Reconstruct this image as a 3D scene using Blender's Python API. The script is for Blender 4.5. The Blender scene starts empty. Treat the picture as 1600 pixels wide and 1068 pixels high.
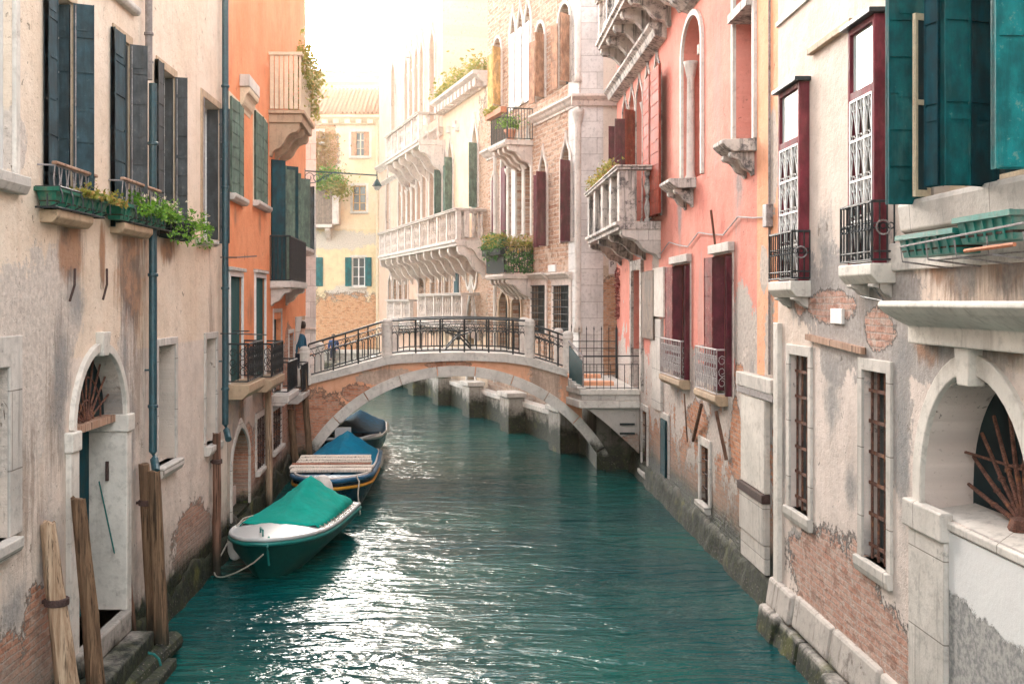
import bpy, bmesh, math, random
from mathutils import Vector, Matrix
random.seed(7)
C = bpy.context.scene.collection
sc = bpy.context.scene
PI = math.pi
R = math.radians
# ---------------------------------------------------------------- camera, sky, sun, exposure
F = 1700.0; CX = 728.0; CY = 470.0; CZ = 3.8          # focal length in px (1600 px wide), vanishing point, eye height
cam_d = bpy.data.cameras.new('camera'); cam = bpy.data.objects.new('camera', cam_d); C.objects.link(cam)
cam.location = (0, 0, CZ); cam.rotation_euler = (R(90), 0, 0)
cam_d.sensor_width = 36; cam_d.lens = 36*F/1600
cam_d.shift_x = (800-CX)/1600; cam_d.shift_y = -(534-CY)/1600
cam_d.clip_end = 1000; cam_d.clip_start = 0.1
sc.camera = cam
SUN_EL, SUN_AZ = 17.0, -8.0                            # degrees above horizon; degrees right of +Y
world = bpy.data.worlds.new('World'); sc.world = world; world.use_nodes = True
wn = world.node_tree; wn.nodes.clear()
wo = wn.nodes.new('ShaderNodeOutputWorld'); wb = wn.nodes.new('ShaderNodeBackground')
sky = wn.nodes.new('ShaderNodeTexSky'); sky.sky_type = 'NISHITA'; sky.sun_disc = False
sky.sun_elevation = R(SUN_EL); sky.sun_rotation = R(SUN_AZ); sky.dust_density = 3.0; sky.air_density = 1.4; sky.ozone_density = 1.0
hs = wn.nodes.new('ShaderNodeHueSaturation'); hs.inputs['Saturation'].default_value = 0.12
wn.links.new(sky.outputs[0], hs.inputs['Color']); wn.links.new(hs.outputs[0], wb.inputs['Color'])
wb.inputs['Strength'].default_value = 0.15
wn.links.new(wb.outputs[0], wo.inputs['Surface'])
sun_d = bpy.data.lights.new('sun', 'SUN'); sun = bpy.data.objects.new('sun', sun_d); C.objects.link(sun)
sun_d.energy = 0.5; sun_d.angle = R(40); sun_d.color = (1.0, 0.72, 0.42)
sdir = Vector((math.sin(R(SUN_AZ))*math.cos(R(SUN_EL)), math.cos(R(SUN_AZ))*math.cos(R(SUN_EL)), math.sin(R(SUN_EL))))
sun.rotation_euler = (-sdir).to_track_quat('-Z', 'Y').to_euler(); sun.location = (0, 20, 30)
sc.view_settings.view_transform = 'Standard'; sc.view_settings.look = 'None'; sc.view_settings.gamma = 1.0
sc.view_settings.exposure = 3.15
sc.cycles.use_denoising = True
sc.cycles.max_bounces = 7; sc.cycles.diffuse_bounces = 4; sc.cycles.glossy_bounces = 3; sc.cycles.transmission_bounces = 3
sc.cycles.volume_bounces = 0; sc.cycles.sample_clamp_indirect = 8.0

# ---------------------------------------------------------------- node helper
class NT:
    def __init__(s, name):
        s.m = bpy.data.materials.new(name); s.m.use_nodes = True
        s.t = s.m.node_tree; s.t.nodes.clear()
        s.out = s.t.nodes.new('ShaderNodeOutputMaterial')
        s.bsdf = s.t.nodes.new('ShaderNodeBsdfPrincipled')
        s.t.links.new(s.bsdf.outputs[0], s.out.inputs['Surface'])
        tc = s.t.nodes.new('ShaderNodeTexCoord'); s.P = tc.outputs['Object']
        sp = s.t.nodes.new('ShaderNodeSeparateXYZ'); s.t.links.new(s.P, sp.inputs[0])
        s.x, s.y, s.z = sp.outputs
    def put(s, sock, v):
        if isinstance(v, (int, float)): sock.default_value = v
        elif isinstance(v, (tuple, list)):
            sock.default_value = (*v, 1.0) if (len(v) == 3 and len(sock.default_value) == 4) else v
        else: s.t.links.new(v, sock)
    def math(s, op, a, b=0.0, c=0.0, clamp=False):
        n = s.t.nodes.new('ShaderNodeMath'); n.operation = op; n.use_clamp = clamp
        s.put(n.inputs[0], a); s.put(n.inputs[1], b); s.put(n.inputs[2], c)
        return n.outputs[0]
    def vec(s, x, y, z):
        n = s.t.nodes.new('ShaderNodeCombineXYZ'); s.put(n.inputs[0], x); s.put(n.inputs[1], y); s.put(n.inputs[2], z)
        return n.outputs[0]
    def scale(s, v, k):
        n = s.t.nodes.new('ShaderNodeVectorMath'); n.operation = 'MULTIPLY'; s.put(n.inputs[0], v); s.put(n.inputs[1], k)
        return n.outputs[0]
    def noise(s, v, sc_=1.0, det=3.0, rough=0.55, dist=0.0):
        n = s.t.nodes.new('ShaderNodeTexNoise'); s.put(n.inputs['Vector'], v)
        n.inputs['Scale'].default_value = sc_; n.inputs['Detail'].default_value = det
        n.inputs['Roughness'].default_value = rough; n.inputs['Distortion'].default_value = dist
        return n.outputs[0]
    def vor(s, v, sc_=1.0, feat='F1'):
        n = s.t.nodes.new('ShaderNodeTexVoronoi'); n.feature = feat; s.put(n.inputs['Vector'], v); n.inputs['Scale'].default_value = sc_
        return n
    def rng(s, v, a, b, c=0.0, d=1.0, smooth=True):
        n = s.t.nodes.new('ShaderNodeMapRange'); n.interpolation_type = 'SMOOTHSTEP' if smooth else 'LINEAR'
        s.put(n.inputs['Value'], v); n.inputs['From Min'].default_value = a; n.inputs['From Max'].default_value = b
        n.inputs['To Min'].default_value = c; n.inputs['To Max'].default_value = d
        return n.outputs[0]
    def mix(s, f, a, b, mode='MIX'):
        n = s.t.nodes.new('ShaderNodeMixRGB'); n.blend_type = mode
        s.put(n.inputs[0], f); s.put(n.inputs[1], a); s.put(n.inputs[2], b)
        return n.outputs[0]
    def brick(s, v, bw=0.25, bh=0.065, c1=(.4,.15,.09), c2=(.5,.25,.16), mo=(.45,.4,.34), ms=0.01):
        n = s.t.nodes.new('ShaderNodeTexBrick'); s.put(n.inputs['Vector'], v)
        n.inputs['Scale'].default_value = 1.0; n.inputs['Brick Width'].default_value = bw; n.inputs['Row Height'].default_value = bh
        n.inputs['Mortar Size'].default_value = ms; n.inputs['Mortar Smooth'].default_value = 0.3
        s.put(n.inputs['Color1'], c1); s.put(n.inputs['Color2'], c2); s.put(n.inputs['Mortar'], mo)
        return n
    def bump(s, h, strength=0.5, dist=0.02, nrm=None):
        n = s.t.nodes.new('ShaderNodeBump'); n.inputs['Strength'].default_value = strength; n.inputs['Distance'].default_value = dist
        s.put(n.inputs['Height'], h)
        if nrm is not None: s.t.links.new(nrm, n.inputs['Normal'])
        return n.outputs[0]
    def done(s, col, rough=0.8, nrm=None, metal=0.0, spec=0.3):
        s.put(s.bsdf.inputs['Base Color'], col); s.put(s.bsdf.inputs['Roughness'], rough)
        s.put(s.bsdf.inputs['Metallic'], metal); s.put(s.bsdf.inputs['Specular IOR Level'], spec)
        if nrm is not None: s.t.links.new(nrm, s.bsdf.inputs['Normal'])
        return s.m

def lerp3(a, k): return tuple(min(1, c*k) for c in a)

def simple(name, col, var=0.25, sc_=6.0, rough=0.7, bump=0.3, dist=0.01, metal=0.0, spec=0.3, stretch=(1,1,1), dirt=None, dirt_amt=0.5, det=5):
    n = NT(name); v = n.scale(n.P, stretch)
    a = n.noise(v, sc_, det, 0.6); b = n.noise(v, sc_*5.3, 3, 0.6)
    c = n.mix(n.rng(a, .3, .7), lerp3(col, 1-var), lerp3(col, 1+var))
    c = n.mix(n.rng(b, .35, .75), c, lerp3(col, 1-var*1.3))
    if dirt:
        d = n.noise(n.scale(n.P, (1.7, 1.7, .9)), sc_*.45, 6, .7)
        c = n.mix(n.rng(d, .62-dirt_amt*.2, .75-dirt_amt*.1), c, dirt)
    h = n.math('ADD', n.math('MULTIPLY', a, .6), b)
    return n.done(c, n.rng(a, .2, .8, rough-.08, min(1, rough+.1)), n.bump(h, bump, dist), metal, spec)

def plaster(name, W, c1, c2, brick=(), grey=(), stain=(), drips=(), bs=1.0, greyc=(.42,.40,.38), lowz=1.2, lowc=(.35,.31,.27), algae=.55,
            seam=None, seamc=None, b1=(.42,.17,.10), b2=(.52,.28,.19), mo=(.50,.44,.38), streak=.35, streakc=(.5,.42,.36), bigpatch=0.0,
            stainc=(.10,.07,.05), dripc=(.16,.11,.08), peel=None, peelc=None, all_brick=False, pit=.5, wash=.8, specks=None, mould=()):
    """brick/grey/stain: lists of (px x, px y, half width m, half height m) on wall W."""
    n = NT(name)
    P = n.vec(n.x, 0.0, n.z)
    big = n.noise(P, .55, 5, .6); mid = n.noise(P, 2.3, 6, .65); fine = n.noise(n.P, 17., 5, .65); grit = n.noise(n.P, 70., 2, .5)
    strk = n.noise(n.vec(n.math('MULTIPLY', n.x, 5.0), 0.0, n.math('MULTIPLY', n.z, .35)), 1.0, 5, .65)
    fstr = n.noise(n.vec(n.math('MULTIPLY', n.math('ADD', n.x, n.math('MULTIPLY', mid, .10)), 13.0), 0.0, n.math('MULTIPLY', n.z, 1.3)), 1.0, 6, .72)
    col = n.mix(n.rng(big, .35, .65), c1, c2)
    col = n.mix(n.rng(mid, .42, .72, 0, .55), col, lerp3(c1, .80))
    col = n.mix(n.rng(fine, .52, .78, 0, .45), col, lerp3(c2, 1.2)); col = n.mix(n.rng(n.noise(n.P, 7.5, 7, .78), .54, .66, 0, .45), col, lerp3(c1, .66)); col = n.mix(n.rng(n.noise(n.scale(n.P, (1.3, 1, .8)), 4.2, 8, .8), .60, .66, 0, .55), col, lerp3(c1, .60))
    if seam is not None:   # lower render coat below height seam
        k = n.rng(n.math('ADD', n.z, n.math('MULTIPLY', n.math('SUBTRACT', fine, .5), .12)), seam-.012, seam+.012)
        lower = n.mix(n.rng(mid, .35, .7), seamc, lerp3(seamc, .78))
        col = n.mix(k, lower, col)
    col = n.mix(n.math('MULTIPLY', n.rng(strk, .50, .72), streak), col, streakc, 'MULTIPLY')
    col = n.mix(n.rng(fstr, .58, .75, 0, streak*.6), col, streakc, 'MULTIPLY')
    edge_noise = n.math('ADD', n.math('MULTIPLY', n.math('SUBTRACT', mid, .5), 1.5), n.math('MULTIPLY', n.math('SUBTRACT', fine, .5), .7))
    def field(lst):
        acc = None
        for (x, y, ru, rz) in lst:
            u, z = W.uz(x, y)
            dx = n.math('MULTIPLY', n.math('SUBTRACT', n.x, u), 1/ru); dz = n.math('MULTIPLY', n.math('SUBTRACT', n.z, z), 1/rz)
            d = n.math('SUBTRACT', 1.0, n.math('SQRT', n.math('ADD', n.math('MULTIPLY', dx, dx), n.math('MULTIPLY', dz, dz))))
            acc = d if acc is None else n.math('MAXIMUM', acc, d)
        return acc
    if grey:
        f = n.math('ADD', field(grey), edge_noise)
        g = n.mix(n.rng(fine, .35, .7), greyc, lerp3(greyc, .72))
        col = n.mix(n.rng(f, -.05, .10), col, g)
    if peel is not None:   # paint flaked off in noise shaped islands below a height
        pz = n.math('ADD', n.math('MULTIPLY', n.math('SUBTRACT', peel, n.z), .9), n.math('MULTIPLY', n.math('SUBTRACT', mid, .5), 3.2))
        pz = n.math('ADD', pz, n.math('MULTIPLY', n.math('SUBTRACT', big, .5), 2.0))
        pm = n.rng(pz, -.03, .06)
        pc = n.mix(n.rng(fine, .35, .65), peelc, lerp3(peelc, .7))
        pc = n.mix(n.rng(fstr, .5, .7, 0, .5), pc, lerp3(peelc, .62))
        col = n.mix(pm, col, pc)
    else: pm = None
    if stain:
        f = n.math('ADD', field(stain), n.math('ADD', n.math('MULTIPLY', n.math('SUBTRACT', fstr, .5), 1.6), n.math('MULTIPLY', n.math('SUBTRACT', mid, .5), .8)))
        sc2 = n.mix(n.rng(mid, .40, .60), stainc, (.34,.17,.09))
        col = n.mix(n.rng(f, -.1, .55, 0, .85), col, sc2)
    if drips:
        f = n.math('ADD', field(drips), n.math('MULTIPLY', n.math('SUBTRACT', fstr, .55), 3.0))
        col = n.mix(n.rng(f, .05, .8, 0, .55), col, dripc)
    if mould:
        f = n.math('ADD', field(mould), n.math('ADD', n.math('MULTIPLY', n.math('SUBTRACT', n.noise(P, 3.1, 7, .72), .5), 2.0), n.math('MULTIPLY', n.math('SUBTRACT', fstr, .5), .9)))
        col = n.mix(n.rng(f, .0, .9, 0, .75), col, n.mix(n.rng(fine, .3, .7), (.15,.16,.17), (.30,.29,.28)))
    ch = n.noise(n.scale(n.P, (1.0, 1.0, .55)), 13., 3, .6, .8); ch2 = n.noise(P, 1.9, 3, .6)
    chips = n.math('MULTIPLY', n.rng(ch, .655, .68), n.rng(ch2, .46, .60)); col = n.mix(n.math('MULTIPLY', chips, .75), col, lerp3(c1, .33))
    bm = None
    if brick or all_brick or specks:
        wob = n.math('MULTIPLY', n.math('SUBTRACT', n.noise(P, 1.4, 2, .5), .5), .06)
        jag = n.math('MULTIPLY', n.math('SUBTRACT', fine, .5), .025)
        bt = n.brick(n.vec(n.math('ADD', n.x, jag), n.math('ADD', n.z, n.math('ADD', wob, jag)), 0.0), .23*bs, .064*bs, b1, b2, lerp3(mo, .82), .009*bs)
        vb = n.vor(n.vec(n.math('MULTIPLY', n.x, 4.2), 0.0, n.math('MULTIPLY', n.z, 14.7)), 1.0)
        bc = n.mix(.35, bt.outputs['Color'], n.mix(n.rng(fine, .3, .7), lerp3(b1, .55), lerp3(b2, 1.25)))
        bc = n.mix(n.rng(n.noise(P, 7., 5, .75), .62-.16*wash, .70, 0, wash), bc, mo)
        bc = n.mix(n.rng(n.noise(n.vec(n.math('MULTIPLY', n.x, 1.0), 0.0, n.math('MULTIPLY', n.z, 2.6)), 4.3, 2, .5), .55, .60, 0, .55), bc, lerp3(b1, .5)); bc = n.mix(n.rng(grit, .52, .72, 0, .5), bc, lerp3(b1, .35))
        if brick:
            f = n.math('ADD', field(brick), edge_noise)
            bm = n.rng(f, .0, .03)
            rim = n.math('MULTIPLY', n.rng(f, -.12, -.02), n.rng(f, .0, .05, 1, 0))
            col = n.mix(n.math('MULTIPLY', rim, .95), col, lerp3(greyc, .30))
        if specks:
            sp_ = n.rng(n.math('ADD', n.noise(P, 1.5, 8, .78), n.math('MULTIPLY', n.math('SUBTRACT', specks[0], n.z), .10, clamp=False)), specks[1], specks[1]+.015)
            sp_ = n.math('MULTIPLY', sp_, n.rng(n.math('ADD', n.z, n.math('MULTIPLY', big, .8)), specks[0]+.8, specks[0]+.2, 1, 0)) if False else n.math('MULTIPLY', sp_, n.rng(n.z, specks[0]+.5, specks[0]-.3, 0, 1))
            bm = n.math('MAXIMUM', bm, sp_) if bm is not None else sp_
        if all_brick:
            if bm is None: bm = n.rng(n.math('ADD', mid, 0.0), .36-.2, .40-.2)
            keep = n.rng(n.math('ADD', n.math('MULTIPLY', big, .6), n.math('MULTIPLY', mid, .4)), .54, .58)
            bm = n.math('MAXIMUM', bm if brick else 0.0, n.math('SUBTRACT', 1.0, n.math('MULTIPLY', keep, bigpatch)))
        col = n.mix(bm, col, bc)
    # damp, salt and weed rising from the canal
    lz = n.math('ADD', n.z, n.math('MULTIPLY', n.math('SUBTRACT', mid, .5), -1.3))
    col = n.mix(n.rng(lz, lowz*.4, lowz*1.15, .75, 0), col, n.mix(n.rng(fine, .3, .7), lowc, lerp3(lowc, .55)))
    az = n.math('ADD', n.z, n.math('MULTIPLY', n.math('SUBTRACT', n.noise(n.P, 4., 5, .7), .5), -.55))
    gr = n.mix(n.rng(fine, .38, .62), (.022,.032,.014), (.007,.010,.009))
    gr = n.mix(n.rng(n.noise(n.P, 9., 3, .6), .55, .68), gr, (.07,.085,.02))
    col = n.mix(n.rng(az, algae*.75, algae*1.2, 1, 0), col, gr)
    sh = n.vor(n.P, 24.); col = n.mix(n.math('MULTIPLY', n.rng(sh.outputs['Distance'], .12, .22, 1, 0), n.rng(az, algae*.3, algae*.75, .7, 0)), col, (.30,.25,.22))
    # relief
    h = n.math('ADD', n.math('MULTIPLY', fine, .22), n.math('ADD', n.math('MULTIPLY', mid, .9), n.math('MULTIPLY', grit, .06)))
    pits = n.rng(n.noise(n.P, 26., 3, .6), .62, .70)
    h = n.math('SUBTRACT', h, n.math('ADD', n.math('MULTIPLY', pits, pit*.3), n.math('MULTIPLY', chips, .5)))
    col = n.mix(n.math('MULTIPLY', pits, pit*.55), col, lerp3(c1, .55))
    if pm is not None: h = n.math('SUBTRACT', h, n.math('MULTIPLY', pm, .25))
    if bm is not None:
        hb = n.math('ADD', n.math('MULTIPLY', bt.outputs['Fac'], -.45), n.math('MULTIPLY', fine, .7))
        h = n.math('ADD', n.math('MULTIPLY', h, n.math('SUBTRACT', 1.0, bm)), n.math('MULTIPLY', bm, n.math('SUBTRACT', hb, 1.5)))
    h = n.math('ADD', h, n.math('MULTIPLY', n.rng(az, algae*.6, algae*1.1, 1, 0), n.math('MULTIPLY', n.noise(n.P, 14., 4, .7), 1.6)))
    return n.done(col, n.rng(az, algae*.7, algae*1.2, .45, .92), n.bump(h, .8, .045), 0, .2)

MAT = {}
def mats():
    M = MAT
    def stone(name, col, dirt=(.16,.15,.14), amt=.5, blocks=None, algae=None):
        n = NT(name)
        a = n.noise(n.P, 1.6, 6, .65); b = n.noise(n.P, 12., 5, .65); g = n.noise(n.P, 60., 2, .5)
        s2 = n.noise(n.scale(n.P, (9, 9, .7)), 1.0, 5, .65)
        c = n.mix(n.rng(a, .35, .65), col, lerp3(col, .80)); c = n.mix(n.rng(b, .48, .70, 0, .7), c, lerp3(col, .62)); c = n.mix(n.rng(n.noise(n.P, 5.0, 8, .8), .60, .65, 0, amt), c, dirt)
        k_ = .07 if amt >= 1 else 0; amt = min(amt, .95)
        c = n.mix(n.math('MULTIPLY', n.rng(s2, .54-k_, .74-k_), amt), c, dirt)
        c = n.mix(n.math('MULTIPLY', n.rng(n.noise(n.P, 3.3, 6, .75), .56-k_, .70-k_), amt), c, lerp3(dirt, 1.3))
        h = n.math('ADD', n.math('MULTIPLY', a, .5), n.math('ADD', n.math('MULTIPLY', b, .4), n.math('MULTIPLY', g, .1)))
        if blocks:
            bt = n.brick(n.vec(n.math('ADD', n.x, n.math('MULTIPLY', n.y, 1.0)), n.z, 0.0), blocks[0], blocks[1], (1,1,1), (.8,.8,.8), (.4,.38,.36), .006)
            c = n.mix(1.0, c, bt.outputs['Color'], 'MULTIPLY'); h = n.math('SUBTRACT', h, n.math('MULTIPLY', bt.outputs['Fac'], .8))
        if algae:
            az = n.math('ADD', n.z, n.math('MULTIPLY', n.math('SUBTRACT', n.noise(n.P, 3., 5, .7), .5), -algae*1.3))
            gr = n.mix(n.rng(b, .38, .62), (.028,.036,.016), (.010,.014,.012))
            gr = n.mix(n.rng(a, .56, .68), gr, (.075,.08,.022))
            c = n.mix(n.rng(az, algae*.6, algae*1.25, 1, 0), c, gr)
            sh = n.vor(n.P, 22.); c = n.mix(n.math('MULTIPLY', n.rng(sh.outputs['Distance'], .12, .24, 1, 0), n.rng(az, algae*.2, algae*.7, .6, 0)), c, (.32,.26,.24))
            h = n.math('ADD', h, n.math('MULTIPLY', n.rng(az, algae*.5, algae*1.2, 1, 0), b))
        return n.done(c, .75, n.bump(h, .5, .025), 0, .3)
    M['istrian'] = stone('istrian stone', (.66,.61,.56), blocks=(1.3,.62))
    M['istrian_clean'] = stone('pale stone', (.70,.65,.59), amt=.5, dirt=(.26,.22,.19))
    M['istrian_dirty'] = stone('sooty carved stone', (.60,.54,.49), (.06,.058,.06), 1.0)
    M['palazzo_stone'] = stone('palazzo stone', (.66,.56,.50), (.17,.13,.115), .8)  # dirt tone darkened to imitate the deep shade between brackets
    M['quoin'] = stone('quoin blocks', (.72,.69,.66), (.30,.27,.24), .35, blocks=(.9,.42))
    M['quay'] = stone('quay stone', (.50,.45,.40), (.14,.12,.10), .7, blocks=(1.1,.5), algae=.7)
    M['base_stone'] = stone('rough base stone', (.50,.45,.41), (.12,.10,.09), .95, algae=.30)
    M['step'] = stone('canal step stone', (.36,.33,.30), (.07,.07,.06), .9, algae=.5); M['weed_and_shade'] = stone('weedy wall foot', (.13,.12,.10), (.03,.035,.025), 1.0, algae=.50); M['ring'] = stone('arch ring stone', (.72,.67,.61), (.25,.21,.18), .35, algae=.62)
    M['ochre_stone'] = stone('tawny sill stone', (.50,.36,.24), (.10,.08,.07), .5)
    M['paving'] = stone('paving', (.38,.34,.31), amt=.5, blocks=(.6,.4))
    def shutter(name, col, wear, amt):
        n = NT(name)
        a = n.noise(n.scale(n.P, (3, 3, 2)), 2.2, 5, .65); b = n.noise(n.scale(n.P, (26, 26, 1.6)), 1., 4, .6); f = n.noise(n.P, 34., 4, .65)
        c = n.mix(n.rng(a, .35, .68), lerp3(col, .66), lerp3(col, 1.4)); c = n.mix(n.rng(b, .48, .70, 0, .55), c, lerp3(col, .55)); c = n.mix(n.rng(n.noise(n.scale(n.P, (4, 4, .8)), 1.6, 5, .7), .52, .72, 0, .30), c, wear)
        c = n.mix(n.rng(n.math('ADD', n.math('MULTIPLY', f, .55), n.math('MULTIPLY', a, .45)), .62-amt*.14, .68-amt*.12, 0, .8), c, wear)
        return n.done(c, n.rng(a, .3, .7, .62, .85), n.bump(n.math('ADD', b, f), .35, .006), 0, .18)
    M['sh_dark'] = shutter('blue black shutter paint', (.030,.058,.072), (.12,.15,.16), .15)
    M['sh_slate'] = shutter('slate shutter paint', (.060,.066,.070), (.16,.14,.13), .2)
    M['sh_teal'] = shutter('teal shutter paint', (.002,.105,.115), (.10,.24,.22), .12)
    M['sh_teal_dk'] = shutter('deep teal paint and leaf shade', (.001,.045,.062), (.03,.12,.12), .1)
    M['sh_teal_worn'] = shutter('worn teal shutter paint', (.006,.14,.15), (.12,.24,.21), .35)
    M['sh_maroon'] = shutter('maroon shutter paint', (.115,.022,.035), (.30,.16,.13), .12)
    M['sh_maroon_worn'] = shutter('flaking maroon shutter paint', (.22,.045,.045), (.42,.25,.20), .6)
    M['sh_red'] = shutter('rust red shutter paint', (.33,.05,.03), (.40,.17,.11), .5)
    M['sh_wine'] = shutter('wine frame paint', (.16,.028,.040), (.30,.10,.09), .1)
    M['sh_green'] = shutter('grey green shutter paint', (.10,.16,.13), (.22,.25,.2), .2)
    M['sh_tan'] = shutter('tan shutter paint', (.40,.21,.13), (.48,.33,.24), .2)
    M['sh_brown'] = shutter('brown board', (.20,.15,.12), (.3,.26,.22), .2)
    M['sh_ochre'] = shutter('ochre blind', (.62,.36,.13), (.5,.4,.25), .1)
    M['white_paint'] = simple('white window paint', (.74,.72,.70), .08, 8, .45, .15, .004, dirt=(.5,.45,.4), dirt_amt=.2)
    M['cream_paint'] = simple('cream window paint', (.68,.56,.40), .12, 8, .5, .15, .004)
    M['iron'] = simple('black iron', (.022,.030,.036), .4, 20, .5, .3, .004, metal=.3, spec=.5, dirt=(.06,.045,.035), dirt_amt=.4)
    M['iron_teal'] = simple('teal painted iron', (.015,.075,.085), .3, 14, .5, .2, .004, dirt=(.05,.06,.06), dirt_amt=.3)
    M['iron_grey'] = simple('weathered grey iron', (.30,.27,.27), .3, 18, .55, .3, .004, dirt=(.12,.08,.07), dirt_amt=.5)
    M['iron_pale'] = simple('pale grey painted iron', (.50,.47,.46), .2, 18, .6, .3, .004, spec=.3, dirt=(.2,.13,.11), dirt_amt=.4)
    M['rust'] = simple('rusty bars', (.16,.075,.055), .5, 18, .85, .5, .006, dirt=(.28,.12,.06), dirt_amt=.5)
    M['rust_dark'] = simple('dark rust', (.075,.045,.04), .4, 18, .85, .4, .006)
    M['pipe'] = simple('teal drainpipe paint', (.012,.060,.078), .25, 5, .38, .1, .004, spec=.5, dirt=(.05,.10,.11), dirt_amt=.4)
    M['pipe_grey'] = simple('grey drainpipe', (.22,.19,.18), .25, 5, .5, .1, .004)
    def wood(name, c1, c2, low=None):
        n = NT(name)
        g = n.noise(n.scale(n.P, (14, 14, .9)), 1.6, 6, .65, .6); f = n.noise(n.scale(n.P, (60, 60, 3)), 1., 3, .6); a = n.noise(n.P, 1.1, 4, .6)
        c = n.mix(n.rng(g, .32, .68), c1, c2); c = n.mix(n.rng(f, .54, .68, 0, .9), c, lerp3(c1, .30)); c = n.mix(n.rng(n.noise(n.scale(n.P, (22, 22, .5)), 1., 5, .7), .56, .62, 0, .85), c, lerp3(c1, .22)); c = n.mix(n.rng(a, .45, .7, 0, .6), c, lerp3(c1, .6))
        if low is not None:
            c = n.mix(n.rng(n.math('ADD', n.z, n.math('MULTIPLY', g, .4)), low, low+.45, .9, 0), c, (.018,.022,.016))
        return n.done(c, .8, n.bump(n.math('ADD', g, n.math('MULTIPLY', f, .5)), .7, .015), 0, .25)
    M['pole'] = wood('weathered mooring pole', (.10,.058,.034), (.22,.135,.080), .35)
    M['pole_red'] = wood('reddish mooring pole', (.13,.065,.042), (.24,.13,.09), .35)
    M['pole_pale'] = wood('split pale driftwood', (.27,.17,.105), (.50,.37,.26), .3)
    M['wood_rail'] = wood('worn handrail wood', (.36,.20,.13), (.52,.35,.26))
    M['plank'] = wood('bleached plank', (.55,.46,.39), (.74,.66,.58))
    M['plank_red'] = wood('red brown plank', (.30,.10,.06), (.45,.2,.12))
    M['tarp_teal'] = simple('teal boat cover', (.002,.29,.235), .12, 1.6, .95, .7, .03, spec=.08, dirt=(.03,.28,.22), dirt_amt=.15)
    M['tarp_blue'] = simple('blue boat cover', (.001,.16,.28), .15, 2.0, .95, .7, .03, spec=.08)
    M['tarp_navy'] = simple('navy boat cover', (.001,.05,.10), .3, 2.0, .95, .7, .03, spec=.05)
    M['tarp_white'] = simple('white motor cover', (.62,.58,.54), .12, 3.0, .6, .4, .02)
    M['hull_green'] = simple('dark green hull', (.001,.055,.048), .2, 3.0, .4, .1, .006, spec=.35)
    M['hull_teal'] = simple('teal rubbing strip', (.004,.17,.155), .15, 3.0, .35, .1, .004, spec=.5)
    M['hull_navy'] = simple('navy hull', (.003,.022,.045), .2, 3.0, .3, .1, .006, spec=.5)
    M['hull_blue'] = simple('blue gunwale paint', (.005,.09,.19), .2, 3.0, .35, .1, .006, spec=.5)
    M['hull_yellow'] = simple('yellow stripe paint', (.62,.30,.03), .15, 5.0, .4, .1, .004)
    M['deck_white'] = simple('off white deck', (.44,.45,.45), .06, 2.0, .35, .1, .004, spec=.5, dirt=(.36,.34,.32), dirt_amt=.25)
    M['rope'] = simple('rope', (.50,.45,.38), .3, 40, .9, .8, .006)
    M['rope_teal'] = simple('teal rope', (.02,.16,.15), .3, 40, .9, .8, .006)
    M['fender'] = simple('white fender', (.68,.65,.60), .08, 4, .45, .1, .004)
    M['plastic'] = simple('green planter plastic', (.006,.13,.085), .2, 4.0, .42, .1, .004, dirt=(.12,.12,.08), dirt_amt=.3)
    M['plastic_teal'] = simple('sea green planter plastic', (.012,.17,.14), .22, 4.0, .42, .1, .004, dirt=(.16,.2,.17), dirt_amt=.45)
    M['plastic_dark'] = simple('dark planter plastic', (.014,.024,.024), .2, 4.0, .85, .1, .004, spec=.1)
    M['terracotta'] = simple('terracotta', (.50,.19,.10), .2, 6.0, .8, .2, .005)
    M['soil'] = simple('soil', (.05,.035,.025), .4, 20, .95, .8, .02)
    M['roof'] = simple('roof tile clay', (.36,.19,.11), .3, 7.0, .85, .4, .01, dirt=(.30,.22,.17), dirt_amt=.4)
    def leafm(name, a, b, c_, d):
        n = NT(name); v = n.noise(n.P, 5.5, 3, .6); w = n.noise(n.P, 23., 2, .5)
        c = n.mix(n.rng(v, .38, .62), a, b); c = n.mix(n.rng(w, .5, .62), c, c_); c = n.mix(n.rng(w, .70, .73), c, d)
        n.done(c, .55, None, 0, .35)
        n.bsdf.inputs['Subsurface Weight'].default_value = 0.0
        tr = n.t.nodes.new('ShaderNodeBsdfTranslucent'); n.put(tr.inputs['Color'], c)
        mx = n.t.nodes.new('ShaderNodeMixShader'); mx.inputs[0].default_value = .35
        n.t.links.new(n.bsdf.outputs[0], mx.inputs[1]); n.t.links.new(tr.outputs[0], mx.inputs[2]); n.t.links.new(mx.outputs[0], n.out.inputs['Surface'])
        return n.m
    M['leaf'] = leafm('fresh leaves', (.05,.15,.012), (.13,.30,.02), (.24,.42,.05), (.45,.48,.12))
    M['leaf_dry'] = leafm('yellowing leaves', (.14,.18,.03), (.35,.33,.06), (.45,.28,.08), (.55,.2,.06))
    M['leaf_dark'] = leafm('deep green leaves', (.02,.09,.02), (.04,.16,.03), (.09,.24,.05), (.25,.35,.08))
    M['leaf_autumn'] = leafm('rusty creeper leaves', (.35,.17,.06), (.50,.26,.08), (.30,.28,.10), (.60,.35,.2))
    M['petal'] = simple('pale petals', (.75,.62,.48), .2, 8, .6, .1, .003)
    M['petal_red'] = simple('pink petals', (.60,.08,.12), .2, 8, .6, .1, .003)
    n = NT('window glass'); a = n.noise(n.P, 1.3, 2, .5)
    M['glass'] = n.done(n.mix(n.rng(a, .35, .65), (.010,.030,.038), (.020,.050,.060)), .12, n.bump(a, .1, .01), 0, .6)
    n = NT('pale window glass'); a = n.noise(n.P, 2.3, 2, .5)
    M['glass_pale'] = n.done(n.mix(n.rng(a, .35, .65), (.42,.50,.48), (.60,.66,.62)), .12, None, 0, .6)
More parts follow.
